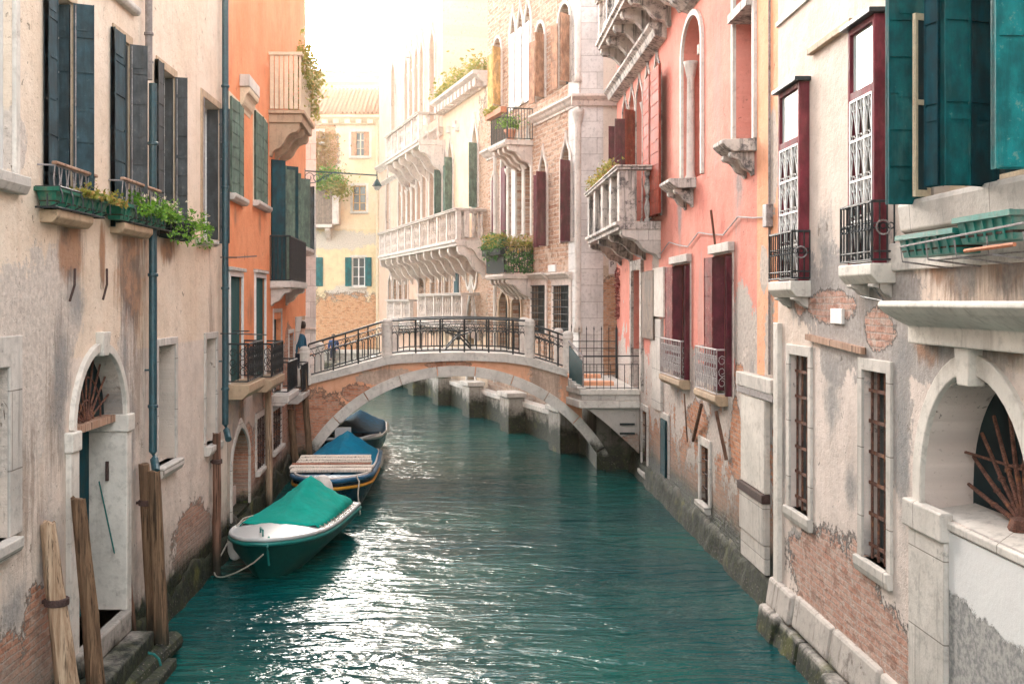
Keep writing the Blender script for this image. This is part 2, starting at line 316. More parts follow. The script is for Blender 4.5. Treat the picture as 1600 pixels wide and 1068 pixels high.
    n = NT('dark interior'); a = n.noise(n.P, 2.3, 3, .5)
    M['interior'] = n.done(n.mix(n.rng(a, .35, .65), (.006,.016,.020), (.016,.034,.040)), .8, None, 0, .2)  # dark teal tone painted in for unlit rooms behind openings
    M['curtain_teal'] = simple('teal door cloth', (.004,.085,.090), .35, 1.0, .75, .5, .02, stretch=(18,18,.3))
    M['curtain_white'] = simple('white drawn blind', (.66,.65,.64), .06, 2.0, .7, .1, .01)
    M['skin'] = simple('skin', (.50,.30,.22), .06, 8, .5, .1, .002)
    M['hair'] = simple('dark hair', (.04,.025,.02), .3, 30, .6, .5, .004)
    M['cloth_blue'] = simple('blue jacket cloth', (.012,.09,.16), .2, 9, .85, .4, .006)
    M['cloth_navy'] = simple('navy trousers cloth', (.02,.03,.05), .2, 9, .85, .4, .006)
    M['cloth_royal'] = simple('bright blue jacket cloth', (.01,.07,.22), .2, 9, .85, .4, .006)
    M['plate_text'] = simple('dark lettering', (.03,.03,.035), .1, 9, .6, .1, .002)
    # water of the canal
    n = NT('canal water')
    w1 = n.noise(n.scale(n.P, (.55, 1.5, 1)), 1.0, 3, .5, 1.6)
    w2 = n.noise(n.scale(n.P, (2.6, 6.0, 1)), 1.0, 3, .55, 1.2)
    w3 = n.noise(n.scale(n.P, (8., 17., 1)), 1.0, 2, .5, .6)
    h = n.math('ADD', n.math('MULTIPLY', w1, 1.0), n.math('ADD', n.math('MULTIPLY', w2, .26), n.math('MULTIPLY', w3, .012)))
    deep = n.noise(n.P, .25, 3, .5)
    M['water'] = n.done(n.mix(n.rng(deep, .35, .65), (.000,.048,.053), (.003,.080,.070)), .13, n.bump(h, 1.0, .115), 0, .5)
    n.bsdf.inputs['IOR'].default_value = 1.30
mats()
# ---------------------------------------------------------------- walls: pixel <-> wall coordinates
class Wall:
    """A vertical plane. u runs along it, w out of it, z up."""
    def __init__(s, P0, d):
        s.P0 = Vector((P0[0], P0[1])); s.d = Vector(d).normalized(); s.n = Vector((s.d.y, -s.d.x))
        s.ang = math.atan2(s.d.y, s.d.x)
    def u(s, x, w=0.0):
        t = (x-CX)/F; p = s.P0 + s.n*w
        return (t*p.y - p.x)/(s.d.x - t*s.d.y)
    def Y(s, u, w=0.0): return (s.P0 + s.d*u + s.n*w).y
    def zz(s, x, y, w=0.0): return CZ - (y-CY)*s.Y(s.u(x, w), w)/F
    def uz(s, x, y, w=0.0): return s.u(x, w), s.zz(x, y, w)
    def world(s, u, w, z):
        p = s.P0 + s.d*u + s.n*w
        return Vector((p.x, p.y, z))
def at(x, y, Y):      # point of the photo at depth Y
    return Vector(((x-CX)*Y/F, Y, CZ-(y-CY)*Y/F))
def atz(x, y, z):     # point of the photo at height z
    Y = (CZ-z)*F/(y-CY); return Vector(((x-CX)*Y/F, Y, z))

# ---------------------------------------------------------------- mesh builder; coordinates are (u, w, z) -> local (u, -w, z)
class MB:
    def __init__(s, flip=True): s.v = []; s.f = []; s.k = -1 if flip else 1
    def V(s, p): s.v.append((p[0], s.k*p[1], p[2])); return len(s.v)-1
    def poly(s, pts): s.f.append([s.V(p) for p in pts]); return s
    def hexa(s, p):   # 8 points: bottom loop 0-3, top loop 4-7
        i = [s.V(q) for q in p]
        for f in ((0,3,2,1),(4,5,6,7),(0,1,5,4),(1,2,6,5),(2,3,7,6),(3,0,4,7)): s.f.append([i[k] for k in f])
        return s
    def box(s, u0, u1, w0, w1, z0, z1):
        return s.hexa([(u0,w0,z0),(u1,w0,z0),(u1,w1,z0),(u0,w1,z0),(u0,w0,z1),(u1,w0,z1),(u1,w1,z1),(u0,w1,z1)])
    def ext(s, loop, vec):   # closed 3d loop swept by vec
        a = [s.V(p) for p in loop]; b = [s.V((p[0]+vec[0], p[1]+vec[1], p[2]+vec[2])) for p in loop]
        n = len(a); s.f.append(a[::-1]); s.f.append(b)
        for i in range(n): j = (i+1) % n; s.f.append([a[i], a[j], b[j], b[i]])
        return s
    def mould(s, u0, u1, prof, w=0.0, z=0.0, ret=0.0):  # profile (w,z) list swept along u, mitred ends
        a = [s.V((u0 - ret*p[0], w+p[0], z+p[1])) for p in prof]; b = [s.V((u1 + ret*p[0], w+p[0], z+p[1])) for p in prof]
        n = len(a); s.f.append(a[::-1]); s.f.append(b)
        for i in range(n): j = (i+1) % n; s.f.append([a[i], a[j], b[j], b[i]])
        return s
    def plank(s, A, B, z0, z1, t):   # upright panel between ground points A,B (u,w), thickness t
        a = Vector(A); b = Vector(B); d = (b-a).normalized(); n = Vector((-d.y, d.x))*t*.5
        L = [a-n, b-n, b+n, a+n]
        return s.hexa([(p.x,p.y,z0) for p in L]+[(p.x,p.y,z1) for p in L])
    def tube(s, pts, r, n=6, r2=None, caps=True):
        pts = [Vector(p) for p in pts]; rings = []
        for i, p in enumerate(pts):
            t = (pts[min(i+1, len(pts)-1)]-pts[max(i-1, 0)]).normalized()
            a = Vector((0,0,1)) if abs(t.z) < .9 else Vector((1,0,0))
            x = t.cross(a).normalized(); y = t.cross(x)
            rr = r if r2 is None else r+(r2-r)*i/(len(pts)-1)
            rings.append([s.V(p + x*rr*math.cos(2*PI*k/n) + y*rr*math.sin(2*PI*k/n)) for k in range(n)])
        for a, b in zip(rings, rings[1:]):
            for k in range(n): s.f.append([a[k], a[(k+1)%n], b[(k+1)%n], b[k]])
        if caps: s.f.append(rings[0][::-1]); s.f.append(rings[-1])
        return s
    def lathe(s, c, prof, n=12):
        rings = [[s.V((c[0]+r*math.cos(2*PI*k/n), c[1]+r*math.sin(2*PI*k/n), c[2]+z)) for k in range(n)] for r, z in prof]
        for a, b in zip(rings, rings[1:]):
            for k in range(n): s.f.append([a[k], a[(k+1)%n], b[(k+1)%n], b[k]])
        s.f.append(rings[0][::-1]); s.f.append(rings[-1]); return s
    def strip(s, inner, outer, w0, w1):   # solid band between two open (u,z) outlines
        for i in range(len(inner)-1):
            a, b, c, d = inner[i], inner[i+1], outer[i+1], outer[i]
            L = [(a[0],a[1]),(b[0],b[1]),(c[0],c[1]),(d[0],d[1])]
            i0 = [s.V((p[0], w0, p[1])) for p in L]; i1 = [s.V((p[0], w1, p[1])) for p in L]
            s.f.append(i1)
            s.f.append([i0[0], i0[1], i1[1], i1[0]]); s.f.append([i0[3], i0[2], i1[2], i1[3]][::-1])
            if i == 0: s.f.append([i0[0], i0[3], i1[3], i1[0]])
            if i == len(inner)-2: s.f.append([i0[1], i0[2], i1[2], i1[1]])
        return s
    def leaf(s, p, size, nrm=None):
        n = Vector((random.gauss(0,1), random.gauss(0,1), random.gauss(0,1)+.4)).normalized() if nrm is None else nrm
        a = n.orthogonal().normalized(); a.rotate(Matrix.Rotation(random.random()*2*PI, 3, n)); b = n.cross(a)
        l = size*random.choice((.45,.6,.8,1.,1.25,1.55)); w = l*random.uniform(.35, .6)
        q = [p-a*l*.5, p+b*w*.5-n*l*.08, p+a*l*.5-n*l*.15, p-b*w*.5-n*l*.08]
        s.f.append([s.V(x) for x in q]); return s
    def each(s, name, mat, parent=None, **k):
        """one object for every connected piece."""
        par = list(range(len(s.v)))
        def find(i):
            while par[i] != i: par[i] = par[par[i]]; i = par[i]
            return i
        for f in s.f:
            for a in f[1:]: par[find(a)] = find(f[0])
        g = {}
        for f in s.f: g.setdefault(find(f[0]), []).append(f)
        out = []
        for fs in g.values():
            m = MB(); m.k = 1; idx = {}
            for f in fs:
                for i in f:
                    if i not in idx: idx[i] = len(m.v); m.v.append(s.v[i])
                m.f.append([idx[i] for i in f])
            out.append(m.build(name, mat, parent, **k))
        return out
    def build(s, name, mat, parent=None, bevel=0.0, smooth=False, subsurf=0, mods=None):
        me = bpy.data.meshes.new(name); me.from_pydata(s.v, [], s.f)
        bm = bmesh.new(); bm.from_mesh(me); bmesh.ops.remove_doubles(bm, verts=bm.verts, dist=1e-5)
        bmesh.ops.recalc_face_normals(bm, faces=bm.faces); bm.to_mesh(me); bm.free()
        me.materials.append(MAT[mat] if isinstance(mat, str) else mat)
        if smooth:
            for p in me.polygons: p.use_smooth = True
        o = bpy.data.objects.new(name, me); C.objects.link(o)
        if parent is not None: o.parent = parent
        if bevel:
            b = o.modifiers.new('bevel', 'BEVEL'); b.width = bevel; b.segments = 2; b.limit_method = 'ANGLE'
        if subsurf:
            b = o.modifiers.new('sub', 'SUBSURF'); b.levels = subsurf; b.render_levels = subsurf
        return o

def tag(o, label=None, cat=None, group=None, kind=None):
    if label: o['label'] = label
    if cat: o['category'] = cat
    if group: o['group'] = group
    if kind: o['kind'] = kind
    return o
def empty(name, label, cat, loc=(0,0,0), rz=0.0, group=None):
    o = bpy.data.objects.new(name, None); C.objects.link(o); o.location = loc; o.rotation_euler = (0,0,rz)
    return tag(o, label, cat, group)
def wall_thing(name, label, cat, W, group=None):
    return empty(name, label, cat, (W.P0.x, W.P0.y, 0), W.ang, group)
def wall_sub(W, o): o.location = (W.P0.x, W.P0.y, 0); o.rotation_euler = (0,0,W.ang); return o

# ---------------------------------------------------------------- openings
class Op:
    def __init__(s, u0, u1, z0, z1, arch=None, rise=0.0, depth=.22):
        s.u0, s.u1 = min(u0,u1), max(u0,u1); s.z0, s.z1 = z0, z1; s.arch = arch; s.zs = z1-rise if arch else z1; s.depth = depth
    def top(s, t):   # t 0..1 across
        r = s.z1-s.zs
        if s.arch == 'round': return s.zs + r*math.sqrt(max(0, 1-(2*t-1)**2))
        if s.arch == 'gothic':
            q = min(t, 1-t); return s.zs + r*math.sqrt(max(0, 1-(1-q)**2))/.8660254
        if s.arch == 'ogee':
            q = min(t, 1-t)*2; return s.zs + r*(.62*math.sqrt(max(0, 1-(1-q)**2)) + .38*q**5)
        return s.z1
    def outline(s, N=14, off=0.0):
        pts = [(s.u0-off, s.z0)]
        if not s.arch: return [(s.u0-off, s.z0), (s.u0-off, s.z1+off), (s.u1+off, s.z1+off), (s.u1+off, s.z0)]
        c = (s.u0+s.u1)/2; hw = (s.u1-s.u0)/2
        for i in range(N+1):
            t = .5-.5*math.cos(PI*i/N)
            u = s.u0+(s.u1-s.u0)*t; z = s.top(t)
            pts.append((c+(u-c)*(hw+off)/hw, z+off*(.35+.65*math.sin(PI*t))*(1.5 if s.arch != 'round' and abs(t-.5) < .02 else 1) if off else z))
        pts.append((s.u1+off, s.z0)); return pts
def op_px(W, x0, x1, yt, yb, xr=None, arch=None, rise=0.0, depth=.22, w=0.0):
    xr = x0 if xr is None else xr
    return Op(W.u(x0,w), W.u(x1,w), W.zz(xr,yb,w), W.zz(xr,yt,w), arch, rise, depth)

def facade(root, W, u0, u1, z0, z1, ops, mat, thick=3.0, name='wall', top=True, skew=0.0):
    mb = MB()
    us = sorted({u0, u1} | {min(max(v, u0), u1) for o in ops for v in (o.u0, o.u1)})
    zs = sorted({z0, z1} | {min(max(v, z0), z1) for o in ops for v in (o.z0, o.z1)})
    for a, b in zip(us, us[1:]):
        for c, d in zip(zs, zs[1:]):
            if b-a < 1e-5 or d-c < 1e-5: continue
            m, k = (a+b)/2, (c+d)/2
            if any(o.u0 < m < o.u1 and o.z0 < k < o.z1 for o in ops): continue
            mb.poly([(a,0,c),(b,0,c),(b,0,d),(a,0,d)])
    for o in ops:
        q = -o.depth
        ol = [p for p in o.outline(16)]
        for i in range(len(ol)-1):
            a, b = ol[i], ol[i+1]; mb.poly([(a[0],0,a[1]),(b[0],0,b[1]),(b[0],q,b[1]),(a[0],q,a[1])])
        mb.poly([(o.u0,0,o.z0),(o.u1,0,o.z0),(o.u1,q,o.z0),(o.u0,q,o.z0)])
        if o.arch:
            for i in range(1, len(ol)-2):
                a, b = ol[i], ol[i+1]
                mb.poly([(a[0],0,a[1]),(b[0],0,b[1]),(b[0],0,o.z1),(a[0],0,o.z1)])
    T = -thick
    s = skew*thick
    mb.poly([(u0,0,z0),(u0+s,T,z0),(u0+s,T,z1),(u0,0,z1)]); mb.poly([(u1,0,z0),(u1+s,T,z0),(u1+s,T,z1),(u1,0,z1)])
    mb.poly([(u0+s,T,z0),(u1+s,T,z0),(u1+s,T,z1),(u0+s,T,z1)])
    if top: mb.poly([(u0,0,z1),(u1,0,z1),(u1+s,T,z1),(u0+s,T,z1)])
    return mb.build(name, mat, root)

def filling(root, op, mat='glass', name='window', inset=.03, frame=None, bars=(1, 3), label=None):
    """window part: a panel at the back of the opening, optional frame with glazing bars."""
    w = -op.depth+inset
    ol = op.outline(14)
    o = MB().ext([(a, w-.02, z) for a, z in ol], (0, .02, 0)).build(name, mat, root)
    if label: o['label'] = label
    if frame:
        mb = MB(); t = .05
        inn = op.outline(14, -t) if not op.arch else [(a+(((op.u0+op.u1)/2)-a)*2*t/(op.u1-op.u0), z-(0 if i in (0,) or i == len(ol)-1 else t)) for i, (a, z) in enumerate(ol)]
        mb.strip(inn, ol, w, w+.045)
        mb.box(op.u0, op.u1, w, w+.05, op.z0, op.z0+.06)
        for k in range(1, bars[0]+1):
            u = op.u0+(op.u1-op.u0)*k/(bars[0]+1); mb.box(u-.03, u+.03, w+.002, w+.043, op.z0+.06, op.zs-.02)
        for k in range(1, bars[1]+1):
            z = op.z0+(op.zs-op.z0)*k/(bars[1]+1); mb.box(op.u0+.05, op.u1-.05, w+.004, w+.03, z-.014, z+.014)
        mb.build('window_frame', frame, o)
    return o
def trim(parent, op, t=.14, proud=.03, mat='istrian', name='surround', back=0.0, bevel=.008):
    mb = MB(); mb.strip(op.outline(14), op.outline(14, t), -back if back else -.002, proud)
    return mb.build(name, mat, parent, bevel=bevel)
def sill(parent, u0, u1, z, out=.14, h=.12, mat='istrian', ext=.08, name='sill'):
    u0, u1 = min(u0,u1), max(u0,u1)
    mb = MB(); mb.mould(u0-ext, u1+ext, [(-.1,0),(out,0),(out,-h*.55),(out*.7,-h),(-.1,-h)], z=z)
    return mb.build(name, mat, parent, bevel=.01)
def leaf_sh(parent, A, B, z0, z1, mat, nb=8, t=.035, name='shutter', label=None, stile=False, seed=0):
    """board shutter leaf between ground points A,B; boards meet in grooves, iron strap hinges on the face."""
    mb = MB(); mb.plank(A, B, z0, z1, t*.45)
    rnd = random.Random(int(abs(A[0]*977+z0*31)) + seed)
    hb = (z1-z0)/nb
    for k in range(nb):
        mb.plank(A, B, z0+k*hb+.009, z0+(k+1)*hb-.009, t + rnd.uniform(-.003, .004))
    a, b = Vector(A), Vector(B); d = (b-a).normalized(); n = Vector((-d.y, d.x))*(t*.5+.004)
    for fz in (.12, .5, .88):
        z = z0+(z1-z0)*fz
        for sgn in (1, -1):
            p, q = a+n*sgn, a+(b-a)*.75+n*sgn; mb.plank((p.x,p.y), (q.x,q.y), z-.02, z+.02, .006)
    for e in ((a, b), (b, a)):
        q = e[0]+(e[1]-e[0])*.04; mb.plank((e[0].x,e[0].y),(q.x,q.y), z0, z1, t+.012)
    o = mb.build(name, mat, parent)
    if label: o['label'] = label
    return o
def iron_rail(parent, path, z0, z1, mat='iron', r=.009, gap=.10, name='railing', mid=None, closed=False, curls=False, lozenge=False):
    """bars along a path of (u,w) points with top and bottom rails."""
    mb = MB()
    mb.tube([(p[0],p[1],z1) for p in path], r*1.7, 5); mb.tube([(p[0],p[1],z0) for p in path], r*1.3, 5)
    if mid: mb.tube([(p[0],p[1],mid) for p in path], r*1.2, 5)
    for a, b in zip(path, path[1:]):
        a, b = Vector(a), Vector(b); L = (b-a).length; n = max(1, round(L/gap))
        for k in range(n+1):
            p = a+(b-a)*k/n
            mb.tube([(p.x,p.y,z0),(p.x,p.y,z1)], r*(1.5 if k in (0,n) else 1), 4)
            if curls and k < n:
                c = a+(b-a)*(k+.5)/n; d = (b-a).normalized(); rr = L/n*.40
                for zz_, s_ in ((z0+(z1-z0)*.25, 1), (z0+(z1-z0)*.5, -1), (z0+(z1-z0)*.75, 1)):
                    pts = []
                    for i in range(11):
                        an = s_*(i/10*PI*2.6); q = rr*(1-.06*i); pts.append((c.x+d.x*q*math.cos(an), c.y+d.y*q*math.cos(an), zz_+q*math.sin(an)*1.25))
                    mb.tube(pts, r*.75, 4)
            if lozenge and k < n:
                c = a+(b-a)*(k+.5)/n; d = (b-a).normalized(); rr = L/n*.42; zm = z0+(z1-z0)*.58
                mb.tube([(c.x+d.x*rr*math.cos(t_*PI/4), c.y+d.y*rr*math.cos(t_*PI/4), zm+rr*math.sin(t_*PI/4)) for t_ in range(9)], r*.8, 4)
    return mb.build(name, mat, parent)
BAL = [(.055,0),(.055,.05),(.03,.07),(.045,.16),(.062,.26),(.045,.36),(.028,.43),(.040,.46),(.040,.50),(.028,.53),(.045,.60),(.058,.70),(.04,.80),(.03,.88),(.055,.92),(.055,1.0)]
def baluster(mb, c, h, r=1.0, n=8): mb.lathe(c, [(a*r, b*h) for a, b in BAL], n)
def console(mb, u0, u1, out, zt, h):
    """scrolled bracket: S profile from the wall to the slab."""
    pr = [(0,0),(out,0),(out,-h*.16),(out*.93,-h*.26),(out*.80,-h*.28),(out*.66,-h*.34),(out*.55,-h*.47),(out*.47,-h*.62),(out*.36,-h*.74),(out*.22,-h*.80),(out*.12,-h*.86),(out*.06,-h),(0,-h)]
    mb.mould(u0, u1, pr, z=zt)
def stone_balcony(root, u0, u1, zf, h=.95, out=.8, mat='istrian', nbr=4, brh=.55, slab=.14, name='balcony', pitch=.2, post=.16, consoles=True, solid_side=False):
    """slab, rail, corner posts and balusters each a sub-part family."""
    s0 = MB(); s0.mould(u0, u1, [(-.05,0),(out+.06,0),(out+.06,-slab*.4),(out,-slab*.6),(out,-slab),(-.05,-slab)], z=zf)
    b = s0.build(name, mat, root, bevel=.01)
    r0 = MB(); t = .17
    pr = [(-t*.5,0),(t*.5,0),(t*.6,.05),(t*.6,.09),(-t*.6,.09),(-t*.6,.05)]
    zr = zf+h-.09
    r0.box(u0-.05, u1+.05, out-t, out+.05, zr, zf+h-.035); r0.box(u0-.08, u1+.08, out-t-.03, out+.08, zf+h-.034, zf+h)
    for uu in (u0, u1):
        s_ = 1 if uu == u0 else -1; a_, b_ = sorted((uu-.05*s_, uu+(t-.01)*s_))
        r0.box(a_, b_, 0, out-t-.002, zr, zf+h-.035); a_, b_ = sorted((uu-.08*s_, uu+(t+.03)*s_)); r0.box(a_, b_, 0, out-t-.034, zf+h-.034, zf+h-.002)
    r0.build('handrail', mat, b, bevel=.008)
    pm = MB()
    posts = [u0+post/2, u1-post/2]
    nmid = max(0, int((u1-u0)/1.3)-1)
    posts += [u0+(u1-u0)*(i+1)/(nmid+1) for i in range(nmid)]
    posts.sort()
    for u in posts: pm.box(u-post/2, u+post/2, out-post, out, zf+.001, zr)
    pm.each('post', mat, b, bevel=.008)
    bl = MB()
    for a, c in zip(posts, posts[1:]):
        L = c-a-post; k = max(1, int(L/pitch))
        for i in range(k): baluster(bl, (a+post/2+L*(i+.5)/k, out-post/2, zf), zr-zf)
    k = max(1, int((out-post)/(pitch*1.25)))
    for u in (u0+post/2, u1-post/2):
        for i in range(k): baluster(bl, (u, (out-post)*(i+.5)/k, zf), zr-zf)
    bl.each('baluster', mat, b)
    if consoles:
        cm = MB()
        for i in range(nbr):
            u = u0+.12+(u1-u0-.24)*i/(max(1, nbr-1)); console(cm, u-.09, u+.09, out*.95, zf-slab-.001, brh)
        cm.each('bracket', mat, b, bevel=.006)
    return b
def cornice(root, u0, u1, z, out=.3, h=.3, mat='istrian', name='cornice', dent=0.0, ret=0.0, w=0.0):
    mb = MB()
    mb.mould(u0, u1, [(0,0),(out,0),(out,-h*.2),(out*.85,-h*.3),(out*.7,-h*.38),(out*.5,-h*.62),(out*.22,-h*.8),(out*.18,-h),(0,-h)], z=z, ret=ret, w=w)
    if dent:
        n = int((u1-u0)/dent)
        for i in range(n): u = u0+(i+.5)*dent; mb.box(u-dent*.25, u+dent*.25, w+out*.1, w+out*.75, z-h*.95, z-h*.42)
    return mb.build(name, mat, root, bevel=.006)
def rough_base(root, u0, u1, z0, z1, out, mat='weed_and_shade', seed=1, du=.09, dz=.07, lean=.3):
    """weed-grown, worn foot of a wall: one continuous lumpy sheet."""
    from mathutils import noise as mn
    mb = MB(); nu = max(2, int((u1-u0)/du)); nz = max(2, int((z1-z0)/dz)); g = []
    for j in range(nz+1):
        z = z0+(z1-z0)*j/nz; row = []
        for i in range(nu+1):
            u = u0+(u1-u0)*i/nu
            k = mn.noise(Vector((u*1.3+seed*7, z*1.5, 0)))*.5+mn.noise(Vector((u*4.1, z*5, seed*3.0)))*.35+mn.noise(Vector((u*11, z*12, seed)))*.18
            top = mn.noise(Vector((u*1.1, seed, 4)))*.22+mn.noise(Vector((u*4.0, seed, 9)))*.10
            f = (1-(z-z0)/(z1-z0))
            w = (out*(.30+lean*f*1.2)+out*k*.7)
            if j == nz: w = -.06
            row.append(mb.V((u, max(w, -.06) if j == nz else max(w, .012), z+(top if z > 0 else 0))))
        g.append(row)
    for a, b in zip(g, g[1:]):
        for i in range(nu): mb.f.append([a[i], a[i+1], b[i+1], b[i]])
    return mb.build('base_course', mat, root, smooth=True)
def foliage(parent, name, mat, fn, n, size, hang=0):
    mb = MB()
    for i in range(n):
        p = Vector(fn()); mb.leaf(p, size)
    return mb.build(name, mat, parent)
def trough(mb, u0, u1, w0, w1, z0, z1, t=.02, taper=.03):
    a = [(u0+taper,w0+taper,z0),(u1-taper,w0+taper,z0),(u1-taper,w1-taper,z0),(u0+taper,w1-taper,z0),(u0,w0,z1),(u1,w0,z1),(u1,w1,z1),(u0,w1,z1)]
    i = [mb.V(q) for q in a]
    for f in ((0,3,2,1),(0,1,5,4),(1,2,6,5),(2,3,7,6),(3,0,4,7)): mb.f.append([i[k] for k in f])
    # rim
    r = .02
    mb.box(u0-r, u1+r, w1-.004, w1+r, z1-.03, z1+.006); mb.box(u0-r, u1+r, w0-r, w0+.004, z1-.03, z1+.006)
    mb.box(u0-r, u0+.004, w0+.0045, w1-.0045, z1-.03, z1+.004); mb.box(u1-.004, u1+r, w0+.0045, w1-.0045, z1-.03, z1+.004)
    k = max(2, int((u1-u0)/.12))
    for j in range(1, k):
        u = u0+(u1-u0)*j/k; mb.hexa([(u-.012,w1-taper-.002,z0+.01),(u+.012,w1-taper-.002,z0+.01),(u+.012,w1-taper+.008,z0+.01),(u-.012,w1-taper+.008,z0+.01),
            (u-.012,w1-.006,z1-.035),(u+.012,w1-.006,z1-.035),(u+.012,w1+.006,z1-.035),(u-.012,w1+.006,z1-.035)])
def window_box(W, label, u0, u1, w0, w1, z0, z1, mat='plastic', leaves=None, group=None, name='window_box', plant_n=0, hang=.15, flowers=None, size=.05, span=None, hgt=.16):
    u0, u1 = min(u0,u1), max(u0,u1)
    t = wall_thing(name, label, 'planter', W, group)
    mb = MB(); trough(mb, u0, u1, w0, w1, z0, z1); mb.build('box', mat, t)
    MB().box(u0+.02, u1-.02, w0+.02, w1-.02, z0+.04, z1-.03).build('soil', 'soil', t)
    if leaves:
        a, b = span or (u0, u1)
        def fn():
            u = random.uniform(a, b); k = random.random()
            bump = .6+.4*math.sin(u*9.1)+random.uniform(-.2,.2)
            if k < .62: return (u, random.uniform(w0, w1+.04), z1+random.random()**1.5*hgt*max(.3,bump))
            return (u, w1+random.uniform(0,.07), z1-random.random()**1.4*hang+.03)
        foliage(t, 'leaves', leaves, fn, plant_n, size)
        if flowers:
            mb = MB()
            for i in range(flowers[1]):
                p = Vector(fn()); p.z = z1+random.uniform(.06, hgt)
                for k in range(5): mb.leaf(p+Vector((random.gauss(0,.012),random.gauss(0,.012),random.gauss(0,.012))), .035)
            tag(mb.build('flowers', flowers[0], t), kind='stuff')
    return t
# ================================================================ the setting
def plane(name, x0, x1, y0, y1, z, mat, nx=1, ny=1):
    mb = MB(False)
    for i in range(nx):
        for j in range(ny):
            a, b = x0+(x1-x0)*i/nx, x0+(x1-x0)*(i+1)/nx; c, d = y0+(y1-y0)*j/ny, y0+(y1-y0)*(j+1)/ny
            mb.poly([(a,c,z),(b,c,z),(b,d,z),(a,d,z)])
    return tag(mb.build(name, mat), kind='structure')
plane('canal_water', -90, 90, -60, 150, 0.0, 'water')
plane('canal_bed', -100, 100, -70, 160, -3.0, 'soil')

WA = Wall((-3.55, 0), (0, 1))
WB = Wall((-3.55, 16.25), (-.28, 8.15))
WC = Wall((3.74, 26.95), (-.0, -1))
WD = Wall((3.60, 12.55), (0, -1))
WR = Wall((10.43-.27*54, 54), (.27, -1))
WEE = Wall((2.90, 27.9), (1, 0))
WK = Wall((-12, 58), (1, 0))
WJ = Wall((-10, 29), (1, 0))

